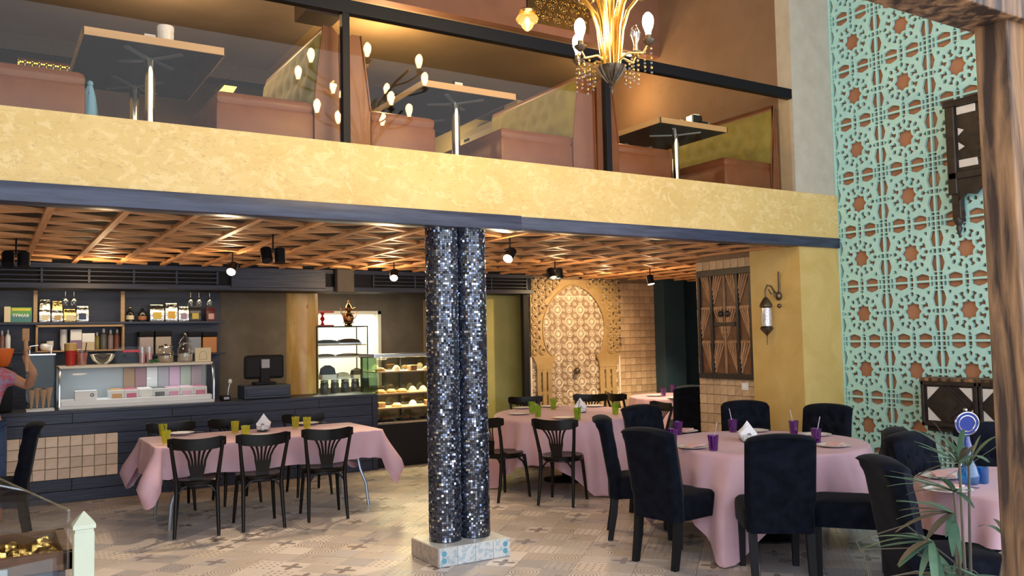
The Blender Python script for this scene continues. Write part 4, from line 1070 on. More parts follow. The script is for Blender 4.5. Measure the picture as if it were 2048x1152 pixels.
# long table
tumbler(332, 887, 'olive', 'olive tumbler at the left end of the long table', -1)
tumbler(326, 872, 'olive', 'olive tumbler behind the one at the left end of the long table')
tumbler(470, 866, 'olive', 'olive tumbler left of the napkins on the long table')
tumbler(491, 876, 'olive', 'olive tumbler next to the plate before the napkins on the long table')
tumbler(591, 856, 'olive', 'olive tumbler left of the plate at the right of the long table', -1)
tumbler(614, 857, 'olive', 'olive tumbler standing before the plate at the right of the long table', 1)
plate(362, 868, 'plate at the left end of the long table', False, True)
plate(524, 873, 'plate in front of the napkins on the long table', False, False)
plate(614, 848, 'plate at the right of the long table', False, True)
napkin_rack(527, 860, 'on the long table', rz=1.2)
# oval table
for a in (((1064, 826), 'lime tumbler behind the two plates at the left of the oval table', 0), ((1076, 834), 'lime tumbler before the two plates at the left of the oval table', 1), ((1107, 819), 'lime tumbler at the back of the oval table', 0),
          ((1155, 840), 'lime tumbler in front of the napkins on the oval table', 1), ((1231, 829), 'lime tumbler at the right of the oval table', 0)):
    tumbler(a[0][0], a[0][1], 'lime', a[1], a[2])
plate(1038, 829, 'plate nearest the mosaic column on the oval table', False, True, rz=-.4)
plate(1045, 817, 'plate far left on the oval table', False, False)
plate(1128, 837, 'plate at the front of the oval table', False, False)
plate(1098, 814, 'plate at the back left of the oval table', False, False)
plate(1188, 813, 'plate at the back right of the oval table', False, False)
napkin_rack(1161, 824, 'on the oval table', rz=1.0)
# purple table
for a in (((1346, 886), 'purple tumbler half hidden by the three-quarter velvet chair', 0), ((1357, 869), 'purple tumbler at the back left of its table', 0), ((1427, 901), 'purple tumbler at the front of its table', 1),
          ((1466, 864), 'purple tumbler at the back of its table', -1), ((1588, 868), 'purple tumbler right of the napkins at the back of its table', -1), ((1633, 886), 'purple tumbler between the two right plates of its table', 1)):
    tumbler(a[0][0], a[0][1], 'purple', a[1], a[2])
plate(1368, 864, 'plate at the back left of the purple-glass table', True, False)
plate(1384, 896, 'plate at the front left of the purple-glass table', True, True, rz=.2)
plate(1508, 863, 'plate at the back of the purple-glass table', False, True)
plate(1632, 871, 'plate at the back right of the purple-glass table', False, False)
plate(1667, 893, 'plate with a napkin at the right of the purple-glass table', True, False)
napkin_rack(1496, 882, 'on the purple-glass table', rz=.9)
# small table by the plant
plate(1884, 955, 'plate at the back of the small table by the plant', True, False, rz=.9)
plate(1895, 982, 'plate at the front of the small table by the plant', True, True, rz=.2)
# alcove table
for a in (((1327, 792), 'purple tumbler left on the alcove table'), ((1345, 785), 'purple tumbler at the back of the alcove table'), ((1385, 797), 'purple tumbler right on the alcove table')): tumbler(a[0][0], a[0][1], 'purple', a[1])
plate(1310, 792, 'plate at the left of the alcove table', False, False)
plate(1352, 797, 'plate at the front of the alcove table', False, False)
p = P(1388, 792, Z=.762)
# water pipe on the small table
hp_ = P(1938, 968, Z=.762); hp_.z = .762
hk = thing('water_pipe', 'blue glass water pipe with a round plate on the small table', 'hookah', hp_)
MB().lathe([(.045, 0), (.055, .02), (.058, .05), (.045, .10), (.026, .14), (.024, .16)], n=24).build('vase', mCyanG, hk)
MB().lathe([(.028, .16), (.020, .18), (.026, .22), (.018, .25), (.016, .27)], n=16).build('stem', mBlueG, hk)
dk = MB(); nrm = -Vector((fwd.x, fwd.y, .15)).normalized()
dk.tube([Vector((0, 0, .345)) - nrm*.012, Vector((0, 0, .345)) + nrm*.012], .062, 28).build('round_plate', M('cobalt', (.01, .03, .22), rough=.25), hk)
sd_ = nrm.cross(Vector((0, 0, 1))).normalized(); up_ = sd_.cross(nrm)
for r_ in (.066, .046): MB().tube([Vector((0, 0, .345)) + nrm*.012 + sd_*(r_*math.cos(a)) + up_*(r_*math.sin(a)) for a in [2*PI*k/32 for k in range(32)]], .004, 6, True).build('chrome_ring', mSteel, hk)
MB().ball((0, 0, .42), .012, 10, 6).build('knob', mSteel, hk)
MB().lathe([(.026, 0), (.03, .01), (.032, .09), (.029, .09), (.022, .01)], (.09, -.03, 0), 18).build('side_glass', mCyanG, hk)

# ================================================================== BAR
bar = thing('bar_counter', 'long navy stained plank bar counter with a beige tile inset', 'bar counter', (1.2, 10.2, 0))
BX0, BX1, BZ = -2.2, 3.07, .955          # relative to x = 1.2
MB().box(BX0, BX1, .02, .62, 0, .93).build('carcass', mBlackMatt, bar, False)
rows = [(0, .125), (.125, .25), (.25, .36), (.36, .47), (.47, .585), (.585, .70), (.70, .83), (.83, .94)]
for k, (a, b) in enumerate(rows):
    inset = .25 <= a < .69
    cuts = [.045, 1.05 + .35*(k % 2), 2.3 - .3*(k % 2), BX1-.07] if inset else [BX0, -.7 + .3*(k % 2), .8 - .2*(k % 2), 2.0 + .3*(k % 2), BX1-.07]
    for c0, c1 in zip(cuts[:-1], cuts[1:]): MB().box(c0+.001, c1-.001, .0, .022, a+.002, b-.002, .003).build('plank', mNavy, bar, False)
    if inset: MB().box(BX0, -1.12, .0, .022, a+.002, b-.002, .003).build('plank', mNavy, bar, False)
MB().box(BX1-.07, BX1, -.012, .62, 0, .955, .004).build('end_post', mNavy, bar, False)
MB().box(BX0, BX1-.02, -.02, .64, .93, .965, .004).build('worktop', mNavy, bar, False)
ti = MB().box(-1.12, .045, .01, .022, .25, .70).build('tile_inset', mGrout, bar, False)
btile = MB().box(-.0555, .0555, -.012, 0, -.0535, .0535, .004).mesh('tile', mTile, False)
for i in range(10):
    for k in range(4): obj('tile', btile, ti, (.045 - .058 - i*.116, .008 + random.uniform(-.002, .002), .306 + k*.1125), (random.uniform(-.02, .02), 0, random.uniform(-.015, .015)))

# back shelves
SY = 11.95
def W(px0, px1, py0, py1, Y): a, b = P(px0, py1, Y=Y), P(px1, py0, Y=Y); return (a.x, b.x, a.z, b.z)
sh_ = thing('back_shelf', 'dark back-bar shelving with oak uprights and a framed middle niche', 'shelving', (1.2, SY, 0))
def rx(px, py): return P(px, py, Y=SY).x - 1.2
def rz_(px, py): return P(px, py, Y=SY).z
MB().box(-1.7, rx(446, 600), .2, .24, .0, 2.4).build('back_panel', mNavy, sh_, False)
zs1 = rz_(240, 644)
MB().box(-1.7, rx(446, 642), -.14, .2, zs1-.03, zs1, .003).build('upper_shelf', mNavy, sh_, False)
MB().box(-1.7, rx(446, 642), -.14, .2, .88, .92, .003).build('back_counter', mNavy, sh_, False)
for px in (70, 243): MB().box(rx(px-4, 600), rx(px+4, 600), -.13, -.09, zs1, 2.36, .003).build('upright', mOak, sh_, False)
n0, n1, nz0, nz1 = rx(70, 675), rx(246, 675), rz_(160, 700), rz_(160, 651)
MB().box(n0, n1, -.14, .2, nz1-.02, nz1+.005, .003).build('niche_board', mOak, sh_, False)
MB().box(n0, n1, -.14, .2, nz0-.02, nz0, .003).build('niche_board', mOak, sh_, False)
for x in (n0, n1-.025): MB().box(x, x+.025, -.14, .2, nz0, nz1, .003).build('niche_side', mOak, sh_, False)
MB().box(rx(250, 690), rx(446, 690), -.14, .2, rz_(340, 708)-.02, rz_(340, 708), .003).build('lower_shelf', mNavy, sh_, False)
MB().box(-1.7, n0, -.14, .2, rz_(30, 704)-.02, rz_(30, 704), .003).build('lower_shelf', mNavy, sh_, False)
for a, b in ((38, 172), (205, 446)):
    MB().tube([(rx(a, 577), -.30, rz_(100, 576)+.02), (rx(a, 577), -.30, rz_(100, 580)), (rx(b, 580), -.30, rz_(100, 580)), (rx(b, 577), -.30, rz_(100, 576)+.02)], .010, 8).build('glass_rail', mBrass, sh_)
def zat(px, py, Y): return P(px, py, Y=Y).z
zsh = zs1 + .001
def standing(name, mb, mat, px0, px1, py1, Y, z, label, cat, group=None):
    x = (P(px0, py1, Y=Y).x + P(px1, py1, Y=Y).x)/2
    return tag(mb.build(name, mat, None, True, (x, Y, z)), label, cat, group)
def width(px0, px1, py, Y): return P(px1, py, Y=Y).x - P(px0, py, Y=Y).x
def height(px, py0, py1, Y): return P(px, py0, Y=Y).z - P(px, py1, Y=Y).z
mFoil = M('silver_foil', (.62, .60, .55), (.9, .88, .82), 24, rough=.18, metal=1, bump=.8)
mGoldFoil = M('gold_foil', (.75, .52, .16), (.9, .72, .35), 24, rough=.2, metal=1, bump=.8)
def bag(px0, px1, py0, py1, mat, lab_mat, label, Y=SY, z=None, group='coffee bags on the back shelf'):
    w_, h = width(px0, px1, py1, Y), height(px0, py0, py1, Y); z = zsh if z is None else z
    t = thing('coffee_bag', label, 'bag', ((P(px0, py1, Y=Y).x+P(px1, py1, Y=Y).x)/2, Y, z), random.uniform(-.1, .1), group)
    MB().skin([[(w_*sx*a, w_*.30*sy*b, zz_) for a, b in ((-1, -1), (-.4, -1.15), (.4, -1.15), (1, -1), (1.0, 1), (.4, 1.15), (-.4, 1.15), (-1, 1))] for sx, sy, zz_ in ((.46, .9, 0), (.5, 1, h*.1), (.5, .95, h*.6), (.47, .4, h*.85), (.46, .08, h*.96), (.46, .06, h))]).build('pouch', mat, t, ang=50)
    if lab_mat: MB().box(-w_*.30, w_*.30, -w_*.37, -w_*.33, h*.15, h*.55, .003).build('label', lab_mat, t, False)
bag(78, 100, 616, 643, mFoil, flat('cream_label', (.7, .6, .4)), 'silver coffee bag next to the left oak upright', SY-.05)
bag(103, 125, 618, 643, mFoil, flat('tan_label', (.5, .33, .15)), 'silver coffee bag with a tan label below the hanging glasses', SY-.05)
bag(127, 151, 617, 643, mGoldFoil, flat('cream_label', (.7, .6, .4)), 'gold coffee bag third from the left oak upright', SY-.05)
bag(153, 177, 611, 643, mFoil, flat('navy_label', (.03, .05, .12)), 'silver coffee bag with a navy label at the right of its row', SY-.05)
bag(79, 100, 597, 643, mFoil, None, 'tall dark-topped foil bag at the back of the left shelf', SY+.08)
bag(104, 124, 600, 643, mGoldFoil, None, 'tall gold foil bag at the back of the left shelf', SY+.08)
bag(299, 327, 608, 642, mFoil, flat('mustard_label', (.55, .40, .06)), 'silver bag with a mustard label on the right shelf')
bag(330, 354, 605, 642, mFoil, flat('orange_label', (.62, .36, .05)), 'tall silver bag with an orange label on the right shelf')
bag(357, 377, 612, 642, mFoil, flat('violet_label', (.30, .22, .34)), 'silver bag with a violet label on the right shelf')
bag(379, 401, 612, 642, M('black_foil', (.05, .05, .06), rough=.3, metal=.6), flat('mustard_label', (.55, .40, .06)), 'black bag with a mustard label under the hanging glasses')
bag(411, 430, 614, 642, M('maroon_pack', (.10, .02, .02), rough=.4), flat('pink_label', (.6, .35, .33)), 'small maroon pack with a pink label at the right of the shelf')
def bottle(px0, px1, py0, py1, body, cap, label, Y=SY, z=None, shape='wine', group='bottles behind the bar', band=None):
    w_, h = width(px0, px1, py1, Y)/2, height(px0, py0, py1, Y); z = zsh if z is None else z
    t = thing('bottle', label, 'bottle', ((P(px0, py1, Y=Y).x+P(px1, py1, Y=Y).x)/2, Y, z), 0, group)
    if shape == 'wine': pr = [(w_, 0), (w_, h*.55), (w_*.8, h*.66), (w_*.35, h*.75), (w_*.32, h*.9)]
    else: pr = [(w_*.95, 0), (w_, h*.05), (w_, h*.66), (w_*.75, h*.76), (w_*.5, h*.80)]
    MB().lathe(pr, n=18).build('body', body, t)
    MB().lathe([(w_*.40, pr[-1][1]), (w_*.40, h*.93), (w_*.18, h)], n=14).build('cap', cap, t)
    if band: MB().lathe([(w_*1.02, h*.15), (w_*1.02, h*.42)], n=18).build('label', band, t)
bottle(252, 268, 611, 642, M('dark_bottle', (.02, .02, .015), rough=.1), mBrass, 'dark bottle with a cream label right of the oak upright', band=flat('cream_label', (.7, .6, .4)))
bottle(276, 293, 615, 642, M('dark_bottle', (.02, .02, .015), rough=.1), mBlack, 'squat dark bottle with a rust label on the right shelf', band=flat('rust_label', (.35, .12, .05)), shape='sq')
zn = nz0 + .001; SB = SY - .02
bottle(189, 199, 662, 697, M('olive_syrup', (.20, .17, .05), rough=.2), mPaper, 'olive squeeze bottle in the oak niche', SB, zn, 'sq')
bottle(200, 214, 655, 697, M('grey_syrup', (.09, .09, .085), rough=.25), mPaper, 'tall grey squeeze bottle with a white nozzle in the oak niche', SB, zn, 'sq')
bottle(215, 227, 658, 697, M('mauve_syrup', (.22, .16, .17), rough=.25), mPaper, 'mauve squeeze bottle in the oak niche', SB, zn, 'sq')
bottle(228, 240, 657, 697, M('brown_syrup', (.16, .06, .045), rough=.25), mPaper, 'brown squeeze bottle beside the right side of the oak niche', SB, zn, 'sq')
zl = rz_(30, 704) + .001
bottle(-2, 9, 660, 704, M('cocoa_jar', (.20, .09, .07), rough=.3), mPaper, 'cocoa-brown squeeze bottle at the far left shelf', SB, zl, 'sq')
bottle(10, 21, 659, 704, mPaper, mPaper, 'white squeeze bottle at the far left shelf', SB, zl, 'sq')
def carton(px0, px1, py0, py1, mats, label, Y=SB, z=None, name='carton', cat='box', group='cartons behind the bar'):
    w_, h = width(px0, px1, py1, Y)/2, height(px0, py0, py1, Y); z = zn if z is None else z
    t = thing(name, label, cat, ((P(px0, py1, Y=Y).x+P(px1, py1, Y=Y).x)/2, Y, z), 0, group)
    MB().box(-w_, w_, -.07, .07, 0, h, .003).build('box_body', mats[0], t, False)
    MB().box(-w_*.99, w_*.99, -.0715, -.069, h*.04, h*.48).build('printed_panel', mats[1], t, False)
    return t
carton(140, 162, 656, 697, (mPaper, flat('violet_print', (.24, .15, .28))), 'white and violet carton in the oak niche')
carton(163, 188, 664, 697, (mPaper, flat('sand_print', (.55, .44, .30))), 'white and sand carton in the oak niche')
gb = carton(8, 63, 613, 643, (flat('green_box', (.10, .32, .08)), flat('teal_print', (.06, .20, .22))), 'bright green packet box at the left of the upper shelf', SY-.05, zsh, 'tea_box')
wg = width(8, 63, 640, SY)/2
MB().box(-wg, -wg*.55, -.0725, -.069, .005, .19).build('cream_end', flat('cream_label', (.7, .6, .4)), gb, False)
MB().box(-wg*.45, wg*.9, -.0725, -.069, .14, .17).build('yellow_band', flat('yellow_print', (.65, .55, .06)), gb, False)
for k in range(6): MB().tube([(-wg*.4 + wg*1.2*k/6 + .018*j/4, -.073, .085 + .022*math.sin(j*1.6 + k)) for j in range(6)], .004, 5).build('script_stroke', mPaper, gb)
def cup_stack(px, py, n, label, z=None):
    t = thing('cup_stack', label, 'cups', (P(px, py, Y=SB).x, SB, zn if z is None else z))
    for k in range(n): MB().lathe([(.028, k*.028), (.040, k*.028+.085), (.042, k*.028+.09), (.038, k*.028+.088), (.026, k*.028+.004)], n=16, caps=False).build('paper_cup', mPaper, t)
cup_stack(127, 697, 7, 'tall stack of paper cups in the oak niche')
cup_stack(100, 697, 2, 'short pair of paper cups in the oak niche')
tag(MB().lathe([(.03, 0), (.05, .02), (.055, .06), (.04, .085), (.001, .09)], n=20).build('sugar_pot', mWhite, None, True, (P(89, 697, Y=SB).x, SB, zn)), 'round white pot at the left of the oak niche', 'pot')
zk = rz_(340, 708) + .001
def canister(px0, px1, py0, py1, body, lid, label):
    w_, h = width(px0, px1, py1, SB)/2, height(px0, py0, py1, SB)
    t = thing('canister', label, 'canister', ((P(px0, py1, Y=SB).x+P(px1, py1, Y=SB).x)/2, SB, zk), 0, 'canisters on the lower back shelf')
    MB().box(-w_, w_, -.09, .09, 0, h*.78, .01).build('tub', body, t, False); MB().box(-w_*1.06, w_*1.06, -.10, .10, h*.78, h, .008).build('lid', lid, t, False)
canister(277, 305, 662, 708, M('frosted_tub', (.35, .28, .28), rough=.3), mBlack, 'frosted canister with a black lid behind the pink cups')
canister(309, 340, 662, 708, M('beige_tub', (.36, .30, .24), rough=.3), mBlack, 'beige canister with a black lid behind the glass jars')
canister(374, 400, 665, 708, M('blue_tub', (.20, .21, .25), rough=.3), mBlack, 'grey-blue canister with a black lid behind the domed jar')
canister(403, 431, 666, 708, M('orange_tub', (.45, .17, .03), rough=.4), mBlack, 'orange canister with a black lid beside the cream card')
def hanging_glass(px, py, label, Y=SY-.30):
    p = P(px, py, Y=Y); p.z = rz_(100, 580) - .012
    t = thing('wine_glass', label, 'glass', p, 0, 'wine glasses hanging from the brass rails')
    MB().lathe([(.033, 0), (.030, -.004), (.005, -.010), (.004, -.08), (.012, -.09), (.034, -.12), (.038, -.15), (.030, -.19), (.028, -.19), (.035, -.15), (.03, -.12), (.002, -.095)], n=16, caps=False).build('glass_body', mClear, t)
for k, (x, l) in enumerate(((131, 'wine glass hanging left on the left brass rail'), (148, 'wine glass hanging right on the left brass rail'), (381, 'leftmost wine glass on the right brass rail'), (398, 'middle wine glass on the right brass rail'), (419, 'rightmost wine glass on the right brass rail'))): hanging_glass(x, 590, l)

# display freezer on the counter
fx0, fx1 = P(118, 805, Y=10.3).x, P(430, 805, Y=10.3).x
fz = zat(270, 728, 10.4)
fr_ = thing('display_freezer', 'white glass-fronted ice-cream freezer on the bar counter', 'freezer', ((fx0+fx1)/2, 10.3, .966))
hw_ = (fx1-fx0)/2; fh = fz - .966
mWF = flat('freezer_white', (.72, .73, .72), .35)
MB().box(-hw_, hw_, .02, .48, 0, .03, .004).build('base', mWF, fr_, False)
MB().box(-hw_, hw_, .10, .50, fh-.03, fh, .006).build('top_board', flat('cream_top', (.70, .66, .56), .4), fr_, False)
MB().box(-hw_, hw_, .46, .50, .03, fh-.03).build('back_panel', flat('freezer_grey', (.30, .32, .33), .3), fr_, False)
pr = [(.03, .03), (.035, fh*.5), (.06, fh*.8), (.11, fh-.02)]
mb = MB(); mb.skin([[(x, y, z) for y, z in pr] for x in (-hw_+.02, hw_-.02)], caps=False, loop=False); mb.build('curved_pane', mCase, fr_)
for x in (-hw_, hw_-.012):
    MB().prism([(.03, .03), (.46, .03), (.46, fh-.03), (.11, fh-.03), (.06, fh*.8), (.035, fh*.5)], lambda u, v, t, x=x: Vector((x + t, u, v)), 0, .008).build('side_pane', mCase, fr_, False)
    MB().tube([(x+.006, y, z) for y, z in pr], .012, 6).build('edge_trim', mSteel, fr_)
MB().box(-hw_+.02, hw_-.02, .05, .45, .03, .09, .01).build('tray', mPaper, fr_, False)
cols = [((.55, .28, .08), 'caramel'), ((.50, .10, .18), 'raspberry'), ((.75, .74, .70), 'vanilla'), ((.12, .12, .13), 'liquorice'), ((.62, .30, .42), 'rose'), ((.70, .45, .55), 'pink'), ((.58, .20, .30), 'cherry')]
for k, (c, nm) in enumerate(cols):
    x = (fx0+fx1)/2 - hw_*.28 + k*hw_*.185
    t = thing('ice_cream_tub', nm + ' coloured ice-cream tub in the display freezer', 'tub', (x, 10.55, .966+.091), 0, 'ice-cream tubs in the freezer')
    MB().box(-.075, .075, -.13, .13, 0, .09, .01).build('tub', mWF, t, False)
    MB().box(-.068, .068, -.12, .12, .08, .10, .02).build('ice_cream', flat(nm, c), t, False)
    MB().box(-.05, .05, -.150, -.132, .0, .05).build('name_card', flat(nm, c), t, False)
fb = (P(150, 785, Y=10.45).x + P(192, 785, Y=10.45).x)/2
light('freezer_lamp', 'AREA', ((fx0+fx1)/2, 10.48, fz-.04), 1.6, (.85, .95, 1), 1.4, (0, 0, 0), sizey=.08)
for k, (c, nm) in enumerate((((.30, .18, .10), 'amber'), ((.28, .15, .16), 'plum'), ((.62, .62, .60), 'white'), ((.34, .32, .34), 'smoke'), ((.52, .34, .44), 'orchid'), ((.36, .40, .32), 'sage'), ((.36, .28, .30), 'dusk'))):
    x = -hw_*.15 + k*hw_*.155; MB().box(x, x+hw_*.15, .44, .46, .10, fh-.05, .004).build('painted_reflection', flat(nm, c, .4), fr_, False)  # boards paint in the colours reflected and seen through the glass
tb = thing('white_carton', 'white carton with a round dark emblem inside the freezer', 'box', (fb, 10.45, 1.057))
MB().box(-.11, .11, -.06, .06, 0, .10, .004).build('box_body', mPaper, tb, False); MB().tube([(.06, -.062, .05), (.06, -.0605, .05)], .020, 16).build('emblem', flat('ink', (.05, .05, .06)), tb)
MB().tube([(.06, -.0625, .05), (.06, -.062, .05)], .010, 12).build('emblem_center', mPaper, tb)
zt_ = fz + .001; FY = 10.52
def ftx(px): return P(px, 722, Y=FY).x
rc = thing('red_cup', 'red paper cup on the left of the freezer top', 'cup', (ftx(141), FY, zt_))
MB().lathe([(.045, 0), (.06, .16), (.062, .165)], n=18).build('cup', flat('red_cup', (.45, .03, .02), .4), rc); MB().lathe([(.062, .165), (.064, .24), (.05, .25)], n=18).build('yellow_sleeve', flat('cup_yellow', (.6, .4, .12), .4), rc)
dr = thing('berry_drink', 'glass of pink iced drink with a straw on the freezer top', 'drink', (ftx(163), FY, zt_))
MB().lathe([(.05, 0), (.07, .17), (.066, .17), (.046, .008)], n=20, caps=False).build('glass_body', mClear, dr); MB().lathe([(.045, .006), (.062, .14), (.001, .14)], n=18).build('drink', M('pink_drink', (.62, .16, .12), (.7, .25, .18), 20, rough=.3), dr); MB().cyl((.02, 0, .02), (.05, 0, .25), .005, n=6).build('straw', mBlack, dr)
MB_ = MB().lathe([(.04, 0), (.10, .05), (.135, .11), (.14, .12), (.13, .115), (.09, .05), (.03, .01)], n=28, caps=False)
tag(MB_.build('glass_bowl', mClear, None, True, (ftx(205), FY, zt_)), 'wide cut-glass bowl on the freezer top', 'bowl')
cb_ = thing('clear_box', 'clear acrylic box with a red strip inside on the freezer top', 'container', (ftx(260), FY, zt_))
MB().box(-.15, .15, -.10, .10, 0, .20, .004).build('acrylic_body', mCase, cb_, False); MB().box(-.08, .10, -.05, .05, .13, .16, .004).build('red_strip', flat('red_strip', (.6, .04, .08)), cb_, False)
for k, px in enumerate((284, 298)):
    c_ = thing('pink_cup', ('left' if k == 0 else 'right') + ' pink sundae cup on the freezer top', 'cup', (ftx(px), FY-.02, zt_), 0, 'pink cups on the freezer')
    MB().lathe([(.028, 0), (.034, .12), (.001, .12)], n=16).build('filling', flat('sundae_pink', (.70, .35, .36)), c_); MB().lathe([(.032, 0), (.038, .19), (.036, .19)], n=16, caps=False).build('glass_body', mClear, c_)
hb = thing('mint_bunch', 'small bunch of green mint leaves on the freezer top', 'herb', (ftx(302), FY-.12, zt_))
random.seed(5)
for k in range(14):
    a = random.uniform(0, 6.28); MB().ball((.045*math.cos(a)*random.random()*1.5, .03*math.sin(a), .012+.03*random.random()), .018, 6, 4, .4).build('leaf', flat('mint', (.03, .22, .08)), hb)
def gjar(px, r, h, dome, label, fill):
    t = thing('glass_jar', label, 'jar', (ftx(px), FY, zt_), 0, 'glass jars on the freezer top')
    MB().lathe([(r*.9, 0), (r, .02), (r, h*.75), (r*.8, h*.9), (r*.75, h)], n=24, caps=False).build('glass_body', mClear, t)
    MB().lathe([(r*.8, .008), (r*.93, .02), (r*.93, h*.45), (.001, h*.5)], n=20).build('contents', fill, t)
    MB().lathe([(r*.82, h), (r*.85, h+.02), (r*(.6 if dome else .8), h+(.06 if dome else .03)), (.015, h+(.09 if dome else .04)), (.02, h+(.12 if dome else .045)), (.001, h+(.13 if dome else .05))], n=20).build('lid', mChrome if not dome else mClear, t)
gjar(331, .09, .17, False, 'squat glass jar with a shiny lid on the freezer top', M('biscuit', (.45, .33, .2), (.6, .5, .36), 30, rough=.8))
gjar(370, .085, .21, True, 'tall glass jar with a domed glass lid on the freezer top', M('cookies', (.4, .36, .30), (.62, .58, .5), 30, rough=.8))
ccd = thing('cream_card', 'cream card with a faint drawn emblem at the right of the freezer top', 'sign', (ftx(404), FY-.05, zt_))
MB().box(-.09, .09, -.012, .012, 0, .165, .003).build('card', flat('cream_card', (.72, .64, .42)), ccd, False)
MB().tube([(.04*math.cos(a), -.0125, .08+.045*math.sin(a)) for a in [PI*k/10 for k in range(11)]], .0025, 5).build('emblem_arch', flat('tan_ink', (.45, .36, .2)), ccd)
for x in (-.04, .04): MB().box(x-.003, x+.003, -.0145, -.012, .03, .08).build('emblem_line', flat('tan_ink', (.45, .36, .2)), ccd, False)
MB().box(-.05, .05, -.0145, -.012, .025, .032).build('emblem_line', flat('tan_ink', (.45, .36, .2)), ccd, False)
# acrylic cone dispenser
ax0, ax1 = P(52, 815, Y=10.35).x, P(108, 815, Y=10.35).x; ah = height(80, 707, 818, 10.35)
ad = thing('cone_dispenser', 'clear acrylic dispenser left of the freezer', 'dispenser', ((ax0+ax1)/2, 10.4, .966))
aw = (ax1-ax0)/2
for x in (-aw, aw-.008): MB().box(x, x+.008, -.12, .12, 0, ah).build('side_pane', mCase, ad, False)
MB().box(-aw, aw, -.12, -.112, 0, ah).build('front_pane', mCase, ad, False); MB().box(-aw, aw, .112, .12, 0, ah).build('rear_pane', mCase, ad, False)
MB().box(-aw-.01, aw+.01, -.13, .13, ah, ah+.02, .004).build('lid', mSteel, ad, False); MB().box(-aw, aw, -.12, .12, 0, .02).build('tray', mPaper, ad, False)
for x in (-.10, .10): MB().tube([(x, 0, ah+.02), (x, 0, ah+.10), (x*.2, 0, ah+.11)], .006, 6).build('handle', mSteel, ad)
for k in range(4):
    tag(MB().lathe([(.008, 0), (.035, .19 + .02*(k % 2)), (.037, .20+.02*(k % 2)), (.001, .18)], n=14).build('wafer_cone', flat('wafer', (.42, .20, .07), .7), None, True, ((ax0+ax1)/2 - aw*.62 + k*aw*.42, 10.40 + .03*(k % 2), .987)), ('leftmost', 'second', 'third', 'rightmost')[k] + ' brown wafer cone inside the clear dispenser', 'cone', 'wafer cones')
# till
POSY = 10.55
tm = thing('till_monitor', 'black till screen seen from behind on the bar', 'monitor', (P(528, 770, Y=POSY).x, POSY, 1.13))
MB().box(-.24, .24, -.05, .05, .07, .36, .03).build('screen_back', mBlackMatt, tm, False); MB().box(-.05, .05, -.08, -.045, .20, .31, .006).build('maker_plate', flat('grey_plate', (.35, .36, .40)), tm, False)
MB().box(-.06, .06, -.07, .02, .0, .22, .01).build('neck', mBlackMatt, tm, False); MB().box(-.13, .13, -.09, .10, .0, .03, .008).build('foot', mBlackMatt, tm, False)
cd = thing('cash_drawer', 'dark blue cash drawer under the till screen', 'cash drawer', (P(528, 795, Y=POSY).x, POSY, .966))
MB().box(-.28, .28, -.17, .17, 0, .163, .01).build('case', M('till_blue', (.02, .028, .045), rough=.4), cd, False); MB().box(-.26, .26, -.18, -.165, .03, .12, .006).build('drawer_front', mNavy, cd, False)
cr = thing('card_reader', 'small black card terminal beside the freezer', 'card reader', (P(450, 800, Y=10.45).x, 10.45, .966))
MB().box(-.05, .05, -.08, .08, 0, .06, .012).build('case', mBlack, cr, False); MB().box(-.03, .03, -.083, -.078, .015, .045).build('screen', flat('lcd', (.35, .38, .45)), cr, False)
sp_ = thing('ladle_stand', 'thin steel ladle upright beside the freezer', 'ladle', (P(455, 800, Y=10.6).x, 10.6, .966))
MB().tube([(0, 0, 0), (.01, 0, .12), (.03, 0, .20)], .006, 6).build('handle', mSteel, sp_); MB().ball((.032, 0, .215), .024, 10, 6, 1.3).build('bowl', mWhite, sp_)
ob = P(8, 722, Y=10.55); gz = ob.z - .966
og = thing('coffee_grinder', 'black coffee grinder with a bright orange hopper behind the person', 'grinder', (ob.x-.02, 10.55, .966))
MB().box(-.10, .10, -.10, .10, 0, gz-.06, .02).build('body', mBlackMatt, og); MB().lathe([(.05, gz-.06), (.08, gz-.02), (.11, gz+.10), (.112, gz+.13), (.001, gz+.14)], n=20).build('hopper', flat('orange_print', (.75, .16, .02), .4), og)
MB().cyl((0, -.10, gz*.45), (0, -.15, gz*.42), .02, n=10).build('spout', mSteel, og)

# glass tower and pastry case
TYC = 11.15
tx0, tx1 = P(634, 700, Y=TYC-.2).x, P(735, 700, Y=TYC-.2).x; tz1 = zat(690, 654, TYC-.2)
tw_ = thing('glass_tower', 'tall glass display tower with shelves behind the bar end', 'display case', ((tx0+tx1)/2, TYC, 0))
hw2 = (tx1-tx0)/2
MB().box(-hw2, hw2, -.2, .2, 0, .93, .006).build('base', mBlackMatt, tw_, False)
for x in (-hw2, hw2-.006): MB().box(x, x+.006, -.2, .2, .93, tz1).build('side_pane', mCase, tw_, False)
MB().box(-hw2, hw2, -.2, -.194, .93, tz1).build('front_pane', mCase, tw_, False)
MB().box(-hw2-.01, hw2+.01, -.21, .21, tz1, tz1+.014, .003).build('top_frame', mBlack, tw_, False)
for x in (-hw2, hw2): 
    for y in (-.2, .2): MB().box(x-.006, x+.006, y-.006, y+.006, .93, tz1).build('corner_post', mBlack, tw_, False)
tsz = [zat(690, y, TYC) for y in (689, 715, 757)]
for k, z in enumerate(tsz): MB().box(-hw2+.01, hw2-.01, -.19, .19, z-.012, z, .002).build('shelf', mOak if k == 0 else mCase, tw_, False)
random.seed(8)
kinds = [('dark pastry tray', mBlackMatt), ('wrapped cake', mFoil), ('dark figure', mBlackMatt)]
